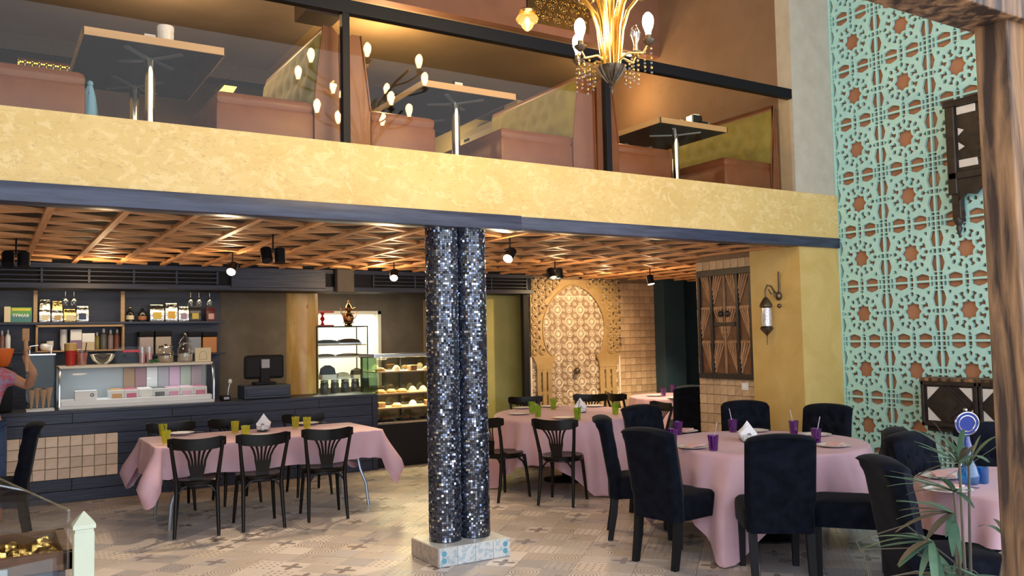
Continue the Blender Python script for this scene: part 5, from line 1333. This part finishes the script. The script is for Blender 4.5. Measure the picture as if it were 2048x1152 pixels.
def cakebox(x, z, w_, h, mat, lid, label):
    t = thing('cake_box', label, 'cake', (x, TYC-.05, z), 0, 'cakes in the glass tower')
    MB().box(-w_, w_, -.08, .08, 0, h*.35, .004).build('board', lid, t, False); MB().skin([[(w_*s_*a, .07*s_*b, zz_) for a, b in ((-1, -1), (1, -1), (1, 1), (-1, 1))] for s_, zz_ in ((.95, h*.35), (.8, h*.8), (.3, h))]).build('cake', mat, t, False)
xc = (tx0+tx1)/2
cakebox(xc-.17, tsz[0], .15, .07, mBlackMatt, mPaper, 'dark cake on the top tower shelf at the left')
cakebox(xc+.14, tsz[0], .16, .08, M('dark_cake', (.05, .035, .03), rough=.5), mSteel, 'long dark cake on the top tower shelf at the right')
cakebox(xc-.2, tsz[1], .13, .06, mSteel, mPaper, 'foil covered tray at the left of the middle tower shelf')
cakebox(xc+.12, tsz[1], .2, .06, mFoil, mPaper, 'wide foil tray at the right of the middle tower shelf')
cakebox(xc-.16, tsz[2], .10, .19, mBlackMatt, mPaper, 'tall dark cake on the lower tower shelf')
cakebox(xc+.05, tsz[2], .09, .09, M('cream_cake', (.55, .5, .42), rough=.6), mPaper, 'pale cake on the lower tower shelf')
cakebox(xc+.25, tsz[2], .07, .14, M('dark_cake', (.05, .035, .03), rough=.5), mPaper, 'small dark cake at the right of the lower tower shelf')
zb_ = .931
for k in range(6):
    t = thing('preserve_jar', ('first', 'second', 'third', 'fourth', 'fifth', 'sixth')[k] + ' preserve jar from the left in the tower bottom', 'jar', (xc - .36 + k*.145, TYC-.08, zb_), 0, 'preserve jars in the tower')
    MB().lathe([(.05, 0), (.055, .01), (.055, .14), (.045, .16)], n=16).build('glass_body', M('jar_dark', (.07, .06, .06), (.2, .19, .18), 8, rough=.15), t); MB().lathe([(.05, .16), (.052, .19), (.001, .195)], n=16).build('lid', mSteel, t)
JS = .72
jg = thing('copper_jug', 'ornate copper coffee pot on top of the glass tower', 'coffee pot', (P(697, 652, Y=TYC-.05).x, TYC-.05, tz1+.015))
mCop = M('copper', (.45, .20, .075), (.62, .32, .13), 20, rough=.25, metal=1)
MB().lathe([(.075, 0), (.085, .015), (.07, .03), (.10, .07), (.115, .12), (.10, .17), (.06, .21), (.055, .23), (.07, .25), (.075, .27)], n=24).build('pot_body', mCop, jg)
MB().lathe([(.075, .27), (.06, .30), (.03, .33), (.012, .35), (.018, .365), (.004, .385)], n=20).build('lid', mCop, jg)
for z in (.05, .12, .19): MB().tube([(.118*math.cos(a), .118*math.sin(a), z) for a in [2*PI*k/24 for k in range(24)]], .006, 6, True).build('band', mAntique, jg)
MB().tube([(.10, 0, .10), (.17, 0, .15), (.19, 0, .22), (.15, 0, .27), (.07, 0, .25)][::1], .011, 8).build('handle', mCop, jg)
MB().tube([(-.09, 0, .13), (-.15, 0, .19), (-.17, 0, .27), (-.20, 0, .29)], [.025, .018, .012, .008], 8).build('spout', mCop, jg)
jg.scale = (.66, .66, .92)
rs = thing('red_stand', 'small red hourglass-shaped stand left of the copper pot', 'ornament', (P(645, 653, Y=TYC-.05).x, TYC-.05, tz1+.015))
mRed = flat('red_lacquer', (.50, .02, .015), .3)
MB().box(-.12, .15, -.04, .04, 0, .02, .004).build('foot', mRed, rs, False); MB().box(-.12, .15, -.04, .04, .18, .205, .004).build('top', mRed, rs, False)
MB().lathe([(.03, .02), (.012, .06), (.035, .10), (.012, .14), (.03, .18)], n=16).build('waist', mRed, rs)
# pastry case
px0_, px1_ = 4.31, 5.50; CYF = 10.28
pz1 = zat(800, 707, CYF)
pcs = thing('pastry_case', 'glass pastry counter with lit shelves at the end of the bar', 'display case', ((px0_+px1_)/2, CYF, 0))
hw3 = (px1_-px0_)/2
MB().box(-hw3, hw3, .0, .6, 0, .555, .006).build('base', mBlackMatt, pcs, False)
MB().box(-hw3, hw3, .0, .6, .555, .58, .003).build('deck', mSteel, pcs, False)
MB().box(-hw3-.02, hw3, .06, .6, pz1-.05, pz1, .006).build('canopy', mSteel, pcs, False)
MB().box(-hw3, hw3, .585, .6, .58, pz1-.05).build('rear_frame', thin_glass('case_back', (.7, .7, .6), .06, .05, .2), pcs, False)
mb = MB(); mb.skin([[(x, y, z) for y, z in ((.005, .58), (.005, .95), (.02, 1.25), (.06, pz1-.02))] for x in (-hw3, hw3)], caps=False, loop=False); mb.build('curved_pane', mCase, pcs)
for x in (-hw3, hw3-.008): MB().prism([(.01, .58), (.58, .58), (.58, pz1-.05), (.07, pz1-.05), (.025, 1.25), (.01, .95)], lambda u, v, t, x=x: Vector((x+t, u, v)), 0, .008).build('side_pane', thin_glass('green_case_glass', (.6, .78, .66), .05, .03, .2), pcs, False)
for x in (-hw3, -hw3+.56, hw3-.02): MB().box(x, x+.02, .55, .57, .58, pz1).build('upright', mBlackMatt, pcs, False)
csz = [zat(800, y, CYF+.25) for y in (741, 784, 812)]
for z in csz: MB().box(-hw3+.02, hw3-.02, .08, .56, z-.016, z, .002).build('shelf', mOak, pcs, False)
light('case_strip', 'AREA', ((px0_+px1_)/2, CYF+.3, pz1-.06), 9, (1, .84, .42), 1.1, (0, 0, 0), sizey=.1)
for z in csz[:2]: light('case_strip', 'AREA', ((px0_+px1_)/2, CYF+.14, z-.02), 5, (1, .82, .4), 1.1, (0, 0, 0), sizey=.03)
random.seed(21)
mPas = [M('baked', (.42, .20, .06), (.6, .33, .12), 20, rough=.6), M('cream_pastry', (.68, .58, .36), (.75, .68, .5), 15, rough=.6), M('choc_pastry', (.10, .045, .02), (.2, .1, .05), 15, rough=.5)]
ordn = ['first', 'second', 'third', 'fourth', 'fifth', 'sixth', 'seventh']
for r_, z in enumerate(csz):
    nn = (5, 7, 5)[r_]
    for k in range(nn):
        x = px0_ + .13 + (px1_-px0_-.26)*k/(nn-1); kind = (0, 1, 2)[(k + r_) % 3] if r_ != 1 else (0 if k < 3 else 1)
        t = thing('pastry', ordn[k] + ' pastry from the left on the ' + ('top', 'middle', 'bottom')[r_] + ' pastry shelf', 'pastry', (x, CYF+.22, z+.001), random.uniform(-.3, .3), 'pastries in the glass counter')
        if kind == 0: MB().lathe([(.06, 0), (.068, .015), (.06, .03), (.001, .035)], n=16, sx=1.1).build('crust', mPas[0], t); MB().lathe([(.05, .03), (.045, .045), (.001, .05)], n=14).build('filling', mPas[1], t)
        elif kind == 1: MB().lathe([(.05, 0), (.055, .02), (.045, .045), (.02, .07), (.001, .075)], n=16).build('cream_body', mPas[1], t); MB().lathe([(.056, 0), (.058, .018), (.05, .02)], n=16).build('paper_case', mPaper, t)
        else: MB().box(-.05, .05, -.05, .05, 0, .055, .006).build('cake', mPas[2], t, False); MB().box(-.05, .05, -.05, .05, .055, .068, .005).build('icing', mPas[0], t, False)
    tag(MB().box(-.5, .5, -.12, .10, 0, .0005).build('paper_doily', mPaper, None, False, ((px0_+px1_)/2, CYF+.36, z+.0002)), ('top', 'middle', 'bottom')[r_] + ' shelf paper liner in the pastry counter', 'liner', 'liners in the pastry counter')
for k, x in enumerate((-.40, -.1, .25)):
    t = thing('pretzel_tray', ('left', 'middle', 'right')[k] + ' dark tray on the deck of the pastry counter', 'tray', ((px0_+px1_)/2 + x, CYF+.25, .581), 0, 'trays on the pastry deck')
    MB().box(-.11, .11, -.08, .08, 0, .015, .004).build('tray_base', mBlackMatt, t, False); MB().lathe([(.06, .015), (.07, .04), (.04, .065), (.001, .07)], n=14).build('loaf', mPas[2], t)

# ================================================================== UPPER FLOOR
def bench(x_front, x_back, s, y0, y1, label, top=3.92, rear=.20):
    """booth bench: s = +1 sits facing +X; seat between x_back and x_front, backrest behind x_back"""
    t = thing('booth_bench', label, 'bench', ((x_front+x_back)/2, (y0+y1)/2, ZU), 0, 'tan leather booth benches upstairs')
    hl = (y1-y0)/2; xf, xb = x_front-(x_front+x_back)/2, x_back-(x_front+x_back)/2
    a, b = min(xf, xb), max(xf, xb)
    MB().box(a, b, -hl, hl, 0.0, .40, .03).build('seat_base', mLeather, t)
    MB().box(a, b, -hl, hl, .38, .475, .04).build('seat_cushion', mLeather, t)
    T = top-ZU
    prof = [(xb, .0), (xb, .44), (xb - s*.06, T-.03), (xb - s*.075, T), (xb - s*(rear-.06), T), (xb - s*(rear-.02), T-.05), (xb - s*rear, .3), (xb - s*rear, 0)]
    MB().prism(prof, lambda u, v, q: Vector((u, q, v)), -hl, hl).build('backrest', mLeather, t, False)
    MB().tube([(xb - s*.07, -hl-.004, T), (xb - s*.03, -hl-.004, T*.7), (xb, -hl-.004, .46)], .008, 6).build('piping', mLeather, t)
    MB().tube([(xb - s*(rear-.01), -hl-.004, T-.05), (xb - s*rear, -hl-.004, 0)], .007, 6).build('piping', mLeather, t)
    # tufted cushion on the front of the backrest
    NY, NZ = 41, 17; rows_ = []
    for j in range(NZ):
        v = j/(NZ-1); row = []
        for i in range(NY):
            u = i/(NY-1); y = -hl + 2*hl*u; z = .46 + (T-.04-.46)*v
            ed = min(1, 12*u, 12*(1-u), 7*v, 7*(1-v)); d = .045*ed
            for bi in range(7):
                for bj in range(3):
                    bu = (bi + .5 + .5*(bj % 2))/7.5; bv = (bj+.6)/3.2
                    d -= .030*math.exp(-(((u-bu)*2*hl)**2 + ((v-bv)*.5)**2)/.0018)
            row.append((xb - s*.065*v + s*(.004 + d), y, z))
        rows_.append(row)
    mb = MB(); mb.skin(rows_, caps=False, loop=False); mb.build('tufted_cushion', mOlive, t, ang=80)
BY0, BY1 = 5.88, 7.35
bench(.52, -.08, 1, BY0, BY1, 'tan leather bench at the far left of the upper floor')
bench(1.31, 2.0, -1, BY0, BY1, 'booth bench left of the first glass post facing left', 3.95)
bench(2.98, 2.43, 1, BY0, BY1, 'booth bench right of the first glass post facing right', 3.92)
bench(3.57, 4.30, -1, BY0, BY1, 'olive-backed booth bench right of the middle upper table', 3.92, .24)
bench(5.44, 4.80, 1, BY0, BY1, 'booth bench right behind the second glass post', 3.92, .24)
bench(6.12, 6.78, -1, BY0, BY1, 'olive-backed booth bench next to the upper pillar', 3.97, .10)
def upper_table(x0, x1, label):
    t = thing('booth_table', label, 'table', ((x0+x1)/2, 6.58, ZU), 0, 'wood edged booth tables upstairs')
    hx_, hy_ = (x1-x0)/2, .64
    MB().box(-hx_+.01, hx_-.01, -hy_+.01, hy_-.01, .735, .785).build('table_top', mTopDark, t, False)
    for a, b, c, d in ((-hx_, hx_, -hy_, -hy_+.012), (-hx_, hx_, hy_-.012, hy_), (-hx_, -hx_+.012, -hy_, hy_), (hx_-.012, hx_, -hy_, hy_)): MB().box(a, b, c, d, .735, .788, .002).build('wood_edge', mTop, t, False)
    for y in (-.36, .36):
        MB().cyl((0, y, .02), (0, y, .72), .035, n=16).build('pole', mChrome, t)
        MB().lathe([(.22, 0), (.22, .012), (.05, .03), (.036, .04)], (0, y, 0), 24).build('base', mSteel, t)
        for k in range(4):
            a = PI/4 + PI/2*k
            MB().bar((0, y, .715), (.25*math.cos(a), y + .25*math.sin(a), .728), .035, .012).build('bracket_arm', mGalv, t, False)
upper_table(.50, 1.39, 'left upper booth table with the white canister')
upper_table(2.90, 3.77, 'middle upper booth table with a single small card')
upper_table(5.36, 6.24, 'right upper booth table with a black napkin box')
ZT = ZU + .789
def on_top(px, Y): p = P(px, 60, Y=Y); return Vector((P(px, 60, Y=Y).x, Y, ZT))
cc = thing('canister', 'round white canister on the left upper table', 'canister', (P(331, 60, Y=6.05).x, 6.05, ZT))
MB().lathe([(.05, 0), (.053, .005), (.053, .075)], n=22).build('tin', mWhite, cc); MB().lathe([(.054, .075), (.055, .105), (.053, .118), (.001, .12)], n=22).build('lid', mPaper, cc)
c2 = thing('table_card', 'small white folded card on the left upper table', 'card', (P(300, 60, Y=6.05).x, 6.05, ZT))
MB().prism([(-.03, 0), (.03, 0), (.0, .05)], lambda u, v, q: Vector((q, u, v)), -.035, .035).build('card_body', mPaper, c2, False); MB().box(-.04, .04, -.035, .035, 0, .008).build('card_foot', mBlack, c2, False)
a1 = thing('ashtray', 'small dark ashtray beside the card on the left upper table', 'ashtray', (P(275, 60, Y=6.05).x, 6.05, ZT))
MB().lathe([(.035, 0), (.045, .015), (.042, .018), (.032, .006)], n=18).build('dish', mBlack, a1); MB().ball((.01, 0, .018), .010, 8, 5).build('glass_bead', mSteel, a1)
c3 = thing('table_card', 'small framed white card on the middle upper table', 'card', (P(916, 160, Y=6.05).x, 6.05, ZT))
MB().box(-.045, .045, -.012, .012, 0, .062, .003).build('frame', mBlack, c3, False); MB().box(-.036, .036, -.0135, -.011, .008, .053).build('card_face', mPaper, c3, False)
nb = thing('napkin_box', 'black and steel napkin box on the right upper table', 'napkin holder', (P(1388, 205, Y=6.05).x, 6.05, ZT))
MB().box(-.05, .06, -.045, .045, 0, .095, .004).build('case', mBlackMatt, nb, False); MB().box(-.075, -.05, -.04, .04, 0, .09, .004).build('steel_side', mSteel, nb, False); MB().box(-.03, .04, -.03, .03, .095, .11).build('paper_edge', mPaper, nb, False)
eg = thing('spectacles_case', 'small black oblong case with a steel end beside the napkin box upstairs', 'case', (P(1404, 215, Y=6.0).x, 5.99, ZT))
MB().box(-.06, .07, -.02, .02, 0, .035, .014).build('case', mBlackMatt, eg); MB().cyl((.05, -.022, .018), (.05, -.0205, .018), .013, n=14).build('end_cap', mSteel, eg)
sc_ = thing('salt_pot', 'tiny pale salt pot at the corner of the right upper table', 'shaker', (P(1362, 215, Y=6.03).x, 6.03, ZT))
MB().lathe([(.016, 0), (.018, .005), (.016, .03), (.001, .035)], n=14).build('pot', mWhite, sc_); MB().lathe([(.017, .03), (.012, .038), (.001, .04)], n=14).build('lid', mSteel, sc_)
# air conditioner on the cream wall
ac = thing('air_conditioner', 'white wall air conditioner in the back of the upper floor', 'air conditioner', (6.35, 10.75, 4.46))
MB().prism([(0, 0), (0, .30), (-.20, .30), (-.23, .20), (-.22, .05), (-.14, 0)], lambda u, v, q: Vector((u, q, v)), -.55, .55).build('case', flat('ac_cream', (.62, .52, .34), .4), ac, False)
for k in range(3): MB().box(-.225+.02*k, -.20+.02*k, -.40, .40, .012-.004*k+.02*(2-k), .022-.004*k+.02*(2-k)).build('louvre', mBlackMatt, ac, False)
MB().box(-.236, -.226, .25, .40, .14, .18).build('display', mBlackMatt, ac, False)
struct(MB().box(-2.6, 1.45, 11.045, 11.15, ZU, 5.3).build('wall_upper_left', M('umber_partition', (.045, .026, .016), (.06, .035, .022), 2, rough=.8), smooth=False), 'dark brown partition with lit fretwork at the back of the upper floor')
# far lit fretwork niche
fn = thing('lit_fretwork', 'two lit gold fretwork strips in the far upper left wall', 'wall light', (P(100, 115, Y=10.95).x, 10.95, P(100, 115, Y=10.95).z))
fw = (P(160, 110, Y=10.95).x - P(34, 110, Y=10.95).x)/2
MB().box(-fw, fw, .02, .09, -.16, .15).build('recess', mCarvedBrown, fn, False)
for z in (.07, -.12):
    MB().box(-fw, fw, .0, .02, z-.045, z+.045).build('lit_panel', emitter('fret_glow', (1, .62, .10), 1.6), fn, False)
    for k in range(9): o = obj('fret_rosette', ros_s, fn, (-fw + fw*2*(k+.5)/9, -.0, z)); o.scale = (1.1, 1, 1); o.material_slots[0].link = 'OBJECT'; o.material_slots[0].material = mAntique
mstrip = thing('lit_cove', 'slanting yellow lit cove in the far upper wall', 'wall light', (P(465, 168, Y=11.3).x, 11.3, P(465, 168, Y=11.3).z))
MB().prism([(-.18, -.13), (.0, -.13), (.14, .11), (.0, .11)], fnY, 0, .03).build('glow_panel', emitter('cove_glow', (1, .75, .2), 1.3), mstrip, False)
MB().prism([(-.24, -.13), (-.18, -.13), (.0, .11), (-.06, .11)], fnY, -.02, .04).build('frame_edge', mOliveWall, mstrip, False)
bc = thing('blue_cloth', 'pale blue cloth hanging beside the far left upper bench', 'cloth', (P(180, 205, Y=6.0).x, 6.0, ZU))
mb = MB(); mb.skin([[( .035*math.cos(a)*w_ + .006*math.sin(5*a), .03*math.sin(a)*w_, z) for a in [2*PI*k/20 for k in range(20)]] for w_, z in ((1.5, .0), (1.45, .12), (1.2, .26), (.8, .36), (.3, .42))]); mb.build('drape', flat('pale_blue', (.18, .42, .62), .7), bc); MB().ball((.0, 0, .435), .02, 10, 6).build('knot', flat('pale_blue', (.18, .42, .62), .7), bc)
# added pier and dark patch in place of reflections in the right upper glass
rp = P(1385, 200, Y=8.2)
mUP = M('umber_plaster2', (.26, .15, .085), (.30, .18, .10), 2, rough=.8)
st = struct(MB().box(rp.x-.02, rp.x+.5, 8.2, 8.6, ZU, 4.9).build('pillar_reflection', mUP, smooth=False), 'brown pier standing in for a reflection in the upper glass')
MB().box(rp.x-.75, rp.x-.02, 8.55, 8.6, ZU, 4.75).build('pier_reflection', mUP, st, False)
MB().box(rp.x-.5, rp.x-.03, 8.50, 8.56, 4.0, 4.55).build('dark_reflection', mBlackMatt, st, False)
bb = P(635, 22, Y=8.0)
struct(MB().box(bb.x-.20, bb.x+.16, 7.76, 8.1, 4.80, 5.0).build('trim_5', M('umber_beam2', (.035, .022, .018), rough=.7), smooth=False), 'dark boxed beam end under the upper ceiling')

# ================================================================== LEFT FRONT CORNER
gp = P(168, 1090, Z=.80); gp = Vector((.355, 3.95, 0))
gd = thing('glass_guard', 'pale green post with a pyramid cap holding a glass guard', 'railing', gp)
MB().box(-.038, .038, -.038, .038, 0, .89, .004).build('post', mPost, gd, False)
MB().skin([[(a*w_, b*w_, z) for a, b in ((-1, -1), (1, -1), (1, 1), (-1, 1))] for w_, z in ((.034, .89), (.034, .902), (.042, .904), (.042, .92), (.002, .97))]).build('pyramid_cap', mPost, gd, False)
pdir = Vector((-.19, .98, 0)).normalized(); psd = Vector((pdir.y, -pdir.x, 0))
g0 = Vector((-.055, .0, 0)); MB().obox(g0 + pdir*.62 + Vector((0, 0, .70)), pdir, psd, Vector((0, 0, 1)), .62, .005, .28).build('glass_pane', mGuard, gd, False)
e0 = g0 + Vector((0, 0, .98)); MB().bar(e0, e0 + pdir*1.24, .011, .004).build('glass_edge', thin_glass('edge_glass', (.8, .9, .86), .2, .2, .3), gd, False)
MB().prism([(-.075*math.cos(a) , .62 + .062*math.sin(a)) for a in [-PI/2 + PI*k/14 for k in range(15)]], lambda u, v, q: Vector((u - .036, q, v)), -.015, .015).build('clip_disc', mPost, gd, False)
db = thing('display_box', 'dark wooden box with crumpled gold foil at the lower left corner', 'display box', (.02, 5.74, 0))
MB().box(-.40, .38, -.30, .34, 0, .40, .006).build('cabinet', M('box_navy', (.025, .035, .07), rough=.3), db, False)
for a, b, c, d in ((-.42, .42, .31, .36), (-.42, .42, -.35, -.30), (.36, .42, -.35, .36), (-.42, -.37, -.35, .36)): MB().box(a, b, c, d, .41, .51, .005).build('rim', mCarvedBrown, db, False)
MB().box(-.37, .36, -.30, .31, .500, .506).build('glass_lid', mCase, db, False)
MB().box(-.35, .10, -.37, -.345, .22, .46, .008).build('pale_panel', flat('pale_grey', (.5, .55, .56), .3), db, False)
random.seed(2); NX = 22; rws = [[(-.36 + .72*i/NX, -.29 + .59*j/14, .462 + random.uniform(-.025, .03)) for i in range(NX+1)] for j in range(15)]
mb = MB(); mb.skin(rws, caps=False, loop=False); mb.build('gold_foil', mGoldFoil, db, False)

# ================================================================== PLANT
pl_ = Vector((3.38, 2.02, 0))
pt = thing('potted_palm', 'spiky lady palm in a dark pot beside the timber post', 'plant', pl_)
MB().lathe([(.13, 0), (.17, .28), (.18, .30), (.165, .30), (.15, .26), (.001, .26)], n=24).build('pot', M('dark_pot', (.03, .025, .022), rough=.5), pt)
random.seed(14)
def leaf(mb, base, d, L, wd, droop):
    d = d.normalized(); sd = d.cross(Vector((0, 0, 1)));
    if sd.length < .05: sd = Vector((1, 0, 0))
    sd.normalize(); N = 7; ids = []
    for k in range(N+1):
        t = k/N; c = base + d*(L*t) - Vector((0, 0, droop*L*t*t)); w_ = wd*math.sin(PI*min(.97, .12+.86*t))**.7
        up = sd.cross(d)
        ids.append(mb.ring([c - sd*w_, c + up*(-.15*w_), c + sd*w_]))
    for k in range(N):
        a, b = ids[k], ids[k+1]; mb.f += [(a[0], a[1], b[1], b[0]), (a[1], a[2], b[2], b[1])]
heads = [((-.08, -.02, 1.00), (-.5, .2, .35)), ((-.02, .03, .90), (-.6, .3, .1)), ((-.06, .10, .78), (-.6, .35, .0)), ((-.02, -.08, .66), (-.65, .2, .1)), ((-.08, .0, .52), (-.7, .3, .05)), ((-.02, .06, .40), (-.7, .25, .15)), ((.10, .02, 1.08), (.1, .5, .5)), ((.14, -.1, .80), (.6, -.3, .2)), ((.12, .12, .60), (.5, .4, .2)), ((.0, .0, 1.10), (-.2, .3, .6))]
for i, (h, d) in enumerate(heads):
    h = Vector(h); stem = MB().tube([(h.x*.3, h.y*.3, .26), (h.x*.7, h.y*.7, h.z*.7), h], [.007, .006, .005], 6).build('stem', mDryLeaf, pt)
    dm = Vector(d).normalized()
    for k in range(11):
        a = -1.3 + 2.6*k/10
        q = Matrix.Rotation(a, 3, dm.cross(Vector((0, 1, .3))).normalized()) @ dm + Vector((random.uniform(-.2, .2), random.uniform(-.2, .2), random.uniform(-.15, .2)))
        mb = MB(); leaf(mb, h, q, random.uniform(.18, .30), random.uniform(.010, .017), random.uniform(.1, .5)); mb.build('leaf', mGreenLeaf if random.random() < .75 else mDryLeaf, stem)
for k in range(7):
    z = .30 + .09*k; mb = MB().tube([(0, 0, z*.8), (-.12, .05+.02*k, z), (-.30, .10+.03*k, z - .06 + .03*(k % 3)), (-.42, .12, z-.16)], [.004, .0035, .003, .002], 5); mb.build('dry_stem', mDryLeaf, pt)

# ================================================================== PERSON at the left edge of the bar
pe = thing('person', 'person in a rose shirt and jeans lifting a wooden paddle at the left edge', 'person', (.02, 9.42, 0))
mSkin = M('skin', (.42, .22, .14), (.48, .26, .17), 6, rough=.5)
mShirt = M('rose_check_shirt', (.45, .10, .14), (.30, .22, .35), 9, stretch=(3, 3, 3), rough=.8, lo=.45, hi=.55)
mJean = M('denim', (.03, .06, .14), (.05, .09, .19), 20, rough=.8)
def skinned(name, verts, edges, rad, mat, root, sub=2):
    me = bpy.data.meshes.new(name); me.from_pydata(verts, edges, []); me.update()
    o = bpy.data.objects.new(name, me); COL.objects.link(o); o.parent = pe; me.materials.append(mat)
    md = o.modifiers.new('skin', 'SKIN'); md.use_smooth_shade = True
    if not me.skin_vertices: 
        bpy.context.view_layer.objects.active = o
    for i, r_ in enumerate(rad):
        sv = me.skin_vertices[0].data[i]; sv.radius = r_ if isinstance(r_, tuple) else (r_, r_); sv.use_root = (i == root)
    m2 = o.modifiers.new('subsurf', 'SUBSURF'); m2.levels = sub; m2.render_levels = sub
    return o
# joints: pelvis 0, waist 1, chest 2, neck 3, head base 4, crown 5 ... the raised arm is on the +X side
V = [(-.02, 0, .95), (-.01, 0, 1.08), (.0, .0, 1.30), (.0, 0, 1.45), (.0, -.02, 1.54), (.0, -.02, 1.66),
     (.16, 0, 1.38), (.34, -.06, 1.27), (.37, -.20, 1.40), (.31, -.28, 1.52),          # right arm: shoulder, elbow, mid-forearm, wrist
     (-.17, 0, 1.38), (-.24, .02, 1.12), (-.22, -.16, .98), (-.20, -.24, .96),
     (.08, 0, .88), (.10, -.02, .50), (.10, .03, .09), (.10, -.10, .04),
     (-.11, 0, .88), (-.13, .02, .50), (-.13, .06, .09), (-.13, -.07, .04),
     (.30, -.30, 1.58), (-.19, -.29, .95)]
Ed = [(0, 1), (1, 2), (2, 3), (3, 4), (4, 5), (2, 6), (6, 7), (7, 8), (8, 9), (9, 22), (2, 10), (10, 11), (11, 12), (12, 13), (13, 23), (0, 14), (14, 15), (15, 16), (16, 17), (0, 18), (18, 19), (19, 20), (20, 21)]
Rd = [(.14, .10), (.12, .09), (.15, .10), .055, (.07, .085), (.07, .08), .06, .045, .042, .032, .06, .045, .038, .03, .085, .06, .042, .04, .085, .06, .042, .04, (.035, .022), (.035, .02)]
def make_body():
    o = skinned('body', V, Ed, Rd, mSkin, 0)
    return o
try:
    bpy.context.view_layer.update(); make_body()
    skinned('shirt', [V[i] for i in (0, 1, 2, 3, 6, 10)] + [(.26, -.03, 1.31), (-.21, .01, 1.24)], [(0, 1), (1, 2), (2, 3), (2, 4), (2, 5), (4, 6), (5, 7)], [(.165, .125), (.145, .115), (.17, .125), .07, .085, .085, .068, .068], mShirt, 0)
    skinned('jeans', [V[0], V[14], V[15], (.10, .03, .12), V[18], V[19], (-.13, .06, .12)], [(0, 1), (1, 2), (2, 3), (0, 4), (4, 5), (5, 6)], [(.155, .12), .10, .075, .06, .10, .075, .06], mJean, 0)
except Exception as e: print('PERSON', e)
# head details
MB().ball((0, -.03, 1.60), .095, 18, 14, 1.18, .85, 1.0).build('face', mSkin, pe)
MB().lathe([(.10, 0), (.112, .03), (.108, .08), (.08, .125), (.03, .145), (.001, .148)], (0, .005, 1.60), 20, .88, 1.02).build('hair', flat('black_hair', (.012, .009, .008), .5), pe)
for sx in (-1, 1):
    MB().ball((sx*.082, -.015, 1.59), .022, 8, 6, 1.4, .5).build('ear', mSkin, pe); MB().ball((sx*.032, -.115, 1.61), .012, 8, 6).build('eye', mWhite, pe)
    MB().bar((sx*.02, -.122, 1.635), (sx*.05, -.112, 1.637), .006, .008).build('eyebrow', flat('black_hair', (.012, .009, .008)), pe, False)
MB().tube([(0, -.118, 1.615), (0, -.135, 1.58), (0, -.122, 1.572)], [.008, .015, .012], 8).build('nose', mSkin, pe)
MB().tube([(-.025, -.112, 1.545), (0, -.122, 1.543), (.025, -.112, 1.545)], .006, 6).build('mouth', flat('lips', (.40, .14, .12)), pe)
def hand(wr, dirn, out, curl):
    """palm and five bent fingers at a wrist"""
    d = Vector(dirn).normalized(); o_ = Vector(out); o_ = (o_ - d*o_.dot(d)).normalized(); n_ = d.cross(o_)
    wr = Vector(wr); mb = MB()
    mb.skin([[wr + d*t + o_*(a*w_) + n_*(b*h_) for a, b in ((-1, -.6), (-.6, -1), (.6, -1), (1, -.6), (1, .6), (.6, 1), (-.6, 1), (-1, .6))] for t, w_, h_ in ((-.02, .026, .020), (.02, .034, .018), (.06, .042, .016), (.085, .040, .013))]); mb.build('palm', mSkin, pe)
    for k, L in enumerate((.068, .078, .073, .058)):
        b0 = wr + d*.082 + o_*(-.030 + .020*k); q = [b0]
        for j, a in enumerate((.4, 1.2, 2.0)): q.append(q[-1] + (d*math.cos(a*curl) + n_*math.sin(a*curl))*L*(.42, .33, .25)[j])
        MB().tube(q, [.0095, .009, .008, .006], 8).build('finger', mSkin, pe)
    b0 = wr + d*.02 - o_*.032; MB().tube([b0, b0 + d*.03 - o_*.022 + n_*.010, b0 + d*.055 - o_*.018 + n_*.03], [.012, .0105, .008], 8).build('thumb', mSkin, pe)
hand((.31, -.28, 1.52), (-.10, -.15, .6), (.2, -1, 0), 1.0); hand((-.20, -.24, .96), (.05, -.8, -.2), (1, 0, 0), .5)
wp = thing('wooden_paddle', 'pale wooden paddle held up by the person at the left edge', 'paddle', (.335, 9.10, 1.42))
MB().tube([(0, 0, 0), (-.01, 0, .18), (-.015, 0, .30)], [.014, .016, .020], 8).build('handle', M('pale_wood', (.45, .25, .11), (.55, .33, .16), 9, rough=.6), wp)
MB().box(-.045, .015, -.008, .008, .28, .40, .01).build('blade', M('pale_wood', (.45, .25, .11), (.55, .33, .16), 9, rough=.6), wp, False)
